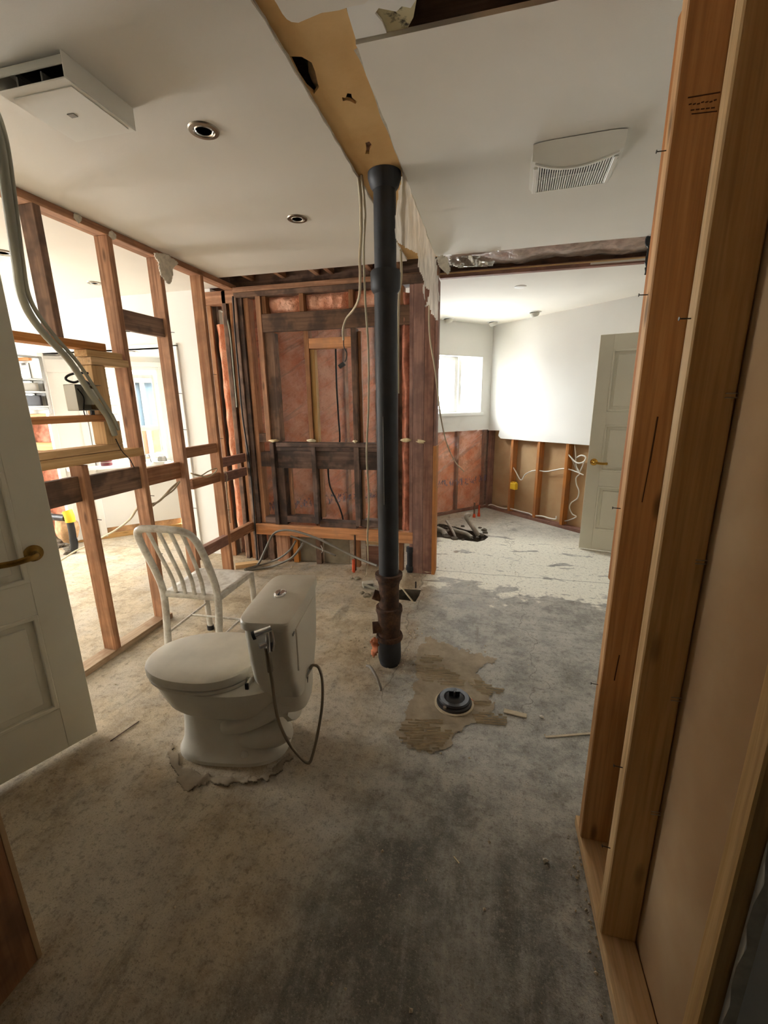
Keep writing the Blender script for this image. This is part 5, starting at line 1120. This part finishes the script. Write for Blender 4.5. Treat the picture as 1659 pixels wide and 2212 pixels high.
# brown insulation bundle, rubble and power tool by the opened wall
P0, P1 = y3(112, 1118, 3.40), y3(152, 1172, 3.40)
tag(blob('insulation_bundle', ((P0.x+P1.x)/2, 3.46, (P0.z+P1.z)/2), abs(P1.x-P0.x)*.62, .09, abs(P0.z-P1.z)*.62, M_BROWNINS, None, .3, 12, 3, 5), 'bundle of brown insulation slumped in the opened wall', 'insulation')
T = thing('cordless_saw', 'black and yellow cordless reciprocating saw hanging by the opened wall', 'power tool')
q = lambda x, y: y3(x/3.77, 700+y/3.77, 3.32)
tube('grip', [q(415, 1570), q(470, 1575), q(535, 1580)], .035, M_BLACK, T, 12, 3); tube('motor_housing', [q(545, 1520), q(565, 1565), q(575, 1610)], .045, M_YELLOW, T, 12, 3)
tube('gear_neck', [q(570, 1610), q(585, 1680), q(595, 1750)], .032, M_BLACK, T, 12, 3); tube('shoe', [q(595, 1750), q(605, 1800), q(600, 1840)], .036, M_BLACK, T, 12, 3); lathe('end_cap', [(0, 0), (.04, 0), (.04, .03), (0, .03)], M_GREYL, T, 14, q(415, 1570), (-1, 0, 0))
for i in range(14):
    P = az(random.uniform(118, 165), random.uniform(1172, 1196), 0); r_ = random.uniform(.03, .06); tag(blob('concrete_chunk', P+Vector((0, 0, r_*.3)), r_, r_, r_*.5, M_SOIL, None, .5, 14, 1, i+50), 'rubble lump heaped below the opened wall of the next room', 'rubble', 'rubble under the opened wall')
# ---- floor litter
tag(beam('wood_splinter', az(238, 1601, .003), az(300, 1558, .003), (0, 0, 1), .004, .005, M_DARK2), 'thin dark splinter on the floor in front of the open door', 'splinter')
tag(beam('wood_strip', az(1178, 1592, .003), az(1278, 1584, .003), (0, 0, 1), .004, .012, M_MORTAR), 'thin pale strip lying near the right partition', 'strip')
tag(beam('mortar_strip', az(1088, 1535, .004), az(1138, 1547, .004), (0, 0, 1), .007, .03, M_MORTAR), 'small raised mortar strip beside the trowel ridges', 'mortar')
tag(beam('wood_splinter', az(980, 1850, .002), az(992, 1865, .002), (0, 0, 1), .003, .004, M_EDGE), 'tiny pale splinter on the dark floor of the doorway', 'splinter')
V, Fc = [], []
def crumb(P, r_):
    k = len(V); a = random.random()*6
    pts = [(math.cos(a+i*1.6)*r_*random.uniform(.6, 1.2), math.sin(a+i*1.6)*r_*random.uniform(.6, 1.2)) for i in range(4)]
    for x_, y_ in pts: V.append(P+Vector((x_, y_, 0)))
    V.append(P+Vector((0, 0, r_*.8))); Fc.extend([(k+i, k+(i+1) % 4, k+4) for i in range(4)])
for i in range(520):
    x_ = random.uniform(-2.0, .34); y_ = random.uniform(.35, 4.3); crumb(Vector((x_, y_, .001)), random.choice((.002, .003, .003, .005, .007)))
for i in range(50):
    y_ = random.uniform(.6, 1.3); crumb(Vector((.362-abs(random.gauss(0, .018)), y_, .001)), random.uniform(.002, .007))
for i in range(150):
    crumb(Vector((random.uniform(-2.1, -.45), 3.5-abs(random.gauss(0, .06)), .001)), random.uniform(.003, .012))
for i in range(120):
    a = random.uniform(0, 6.28); crumb(Vector((PX_+math.cos(a)*random.uniform(.07, .3), PY_+.2+math.sin(a)*random.uniform(.1, .35), .001)), random.uniform(.003, .01))
tag(obj('floor_debris', V, Fc, M_MORTAR), 'scattered crumbs of plaster and mortar over the concrete', 'debris', kind='stuff')
for px, py in ((1178, 1858), (1306, 1858), (1170, 1548), (1282, 1893)):
    P = az(px, py, .006); tag(blob('plaster_chip', P, .012, .008, .006, M_CORE, None, .4, 14, 1, px), 'small white plaster chip on the concrete near the partition', 'plaster', 'plaster chips by the partition')
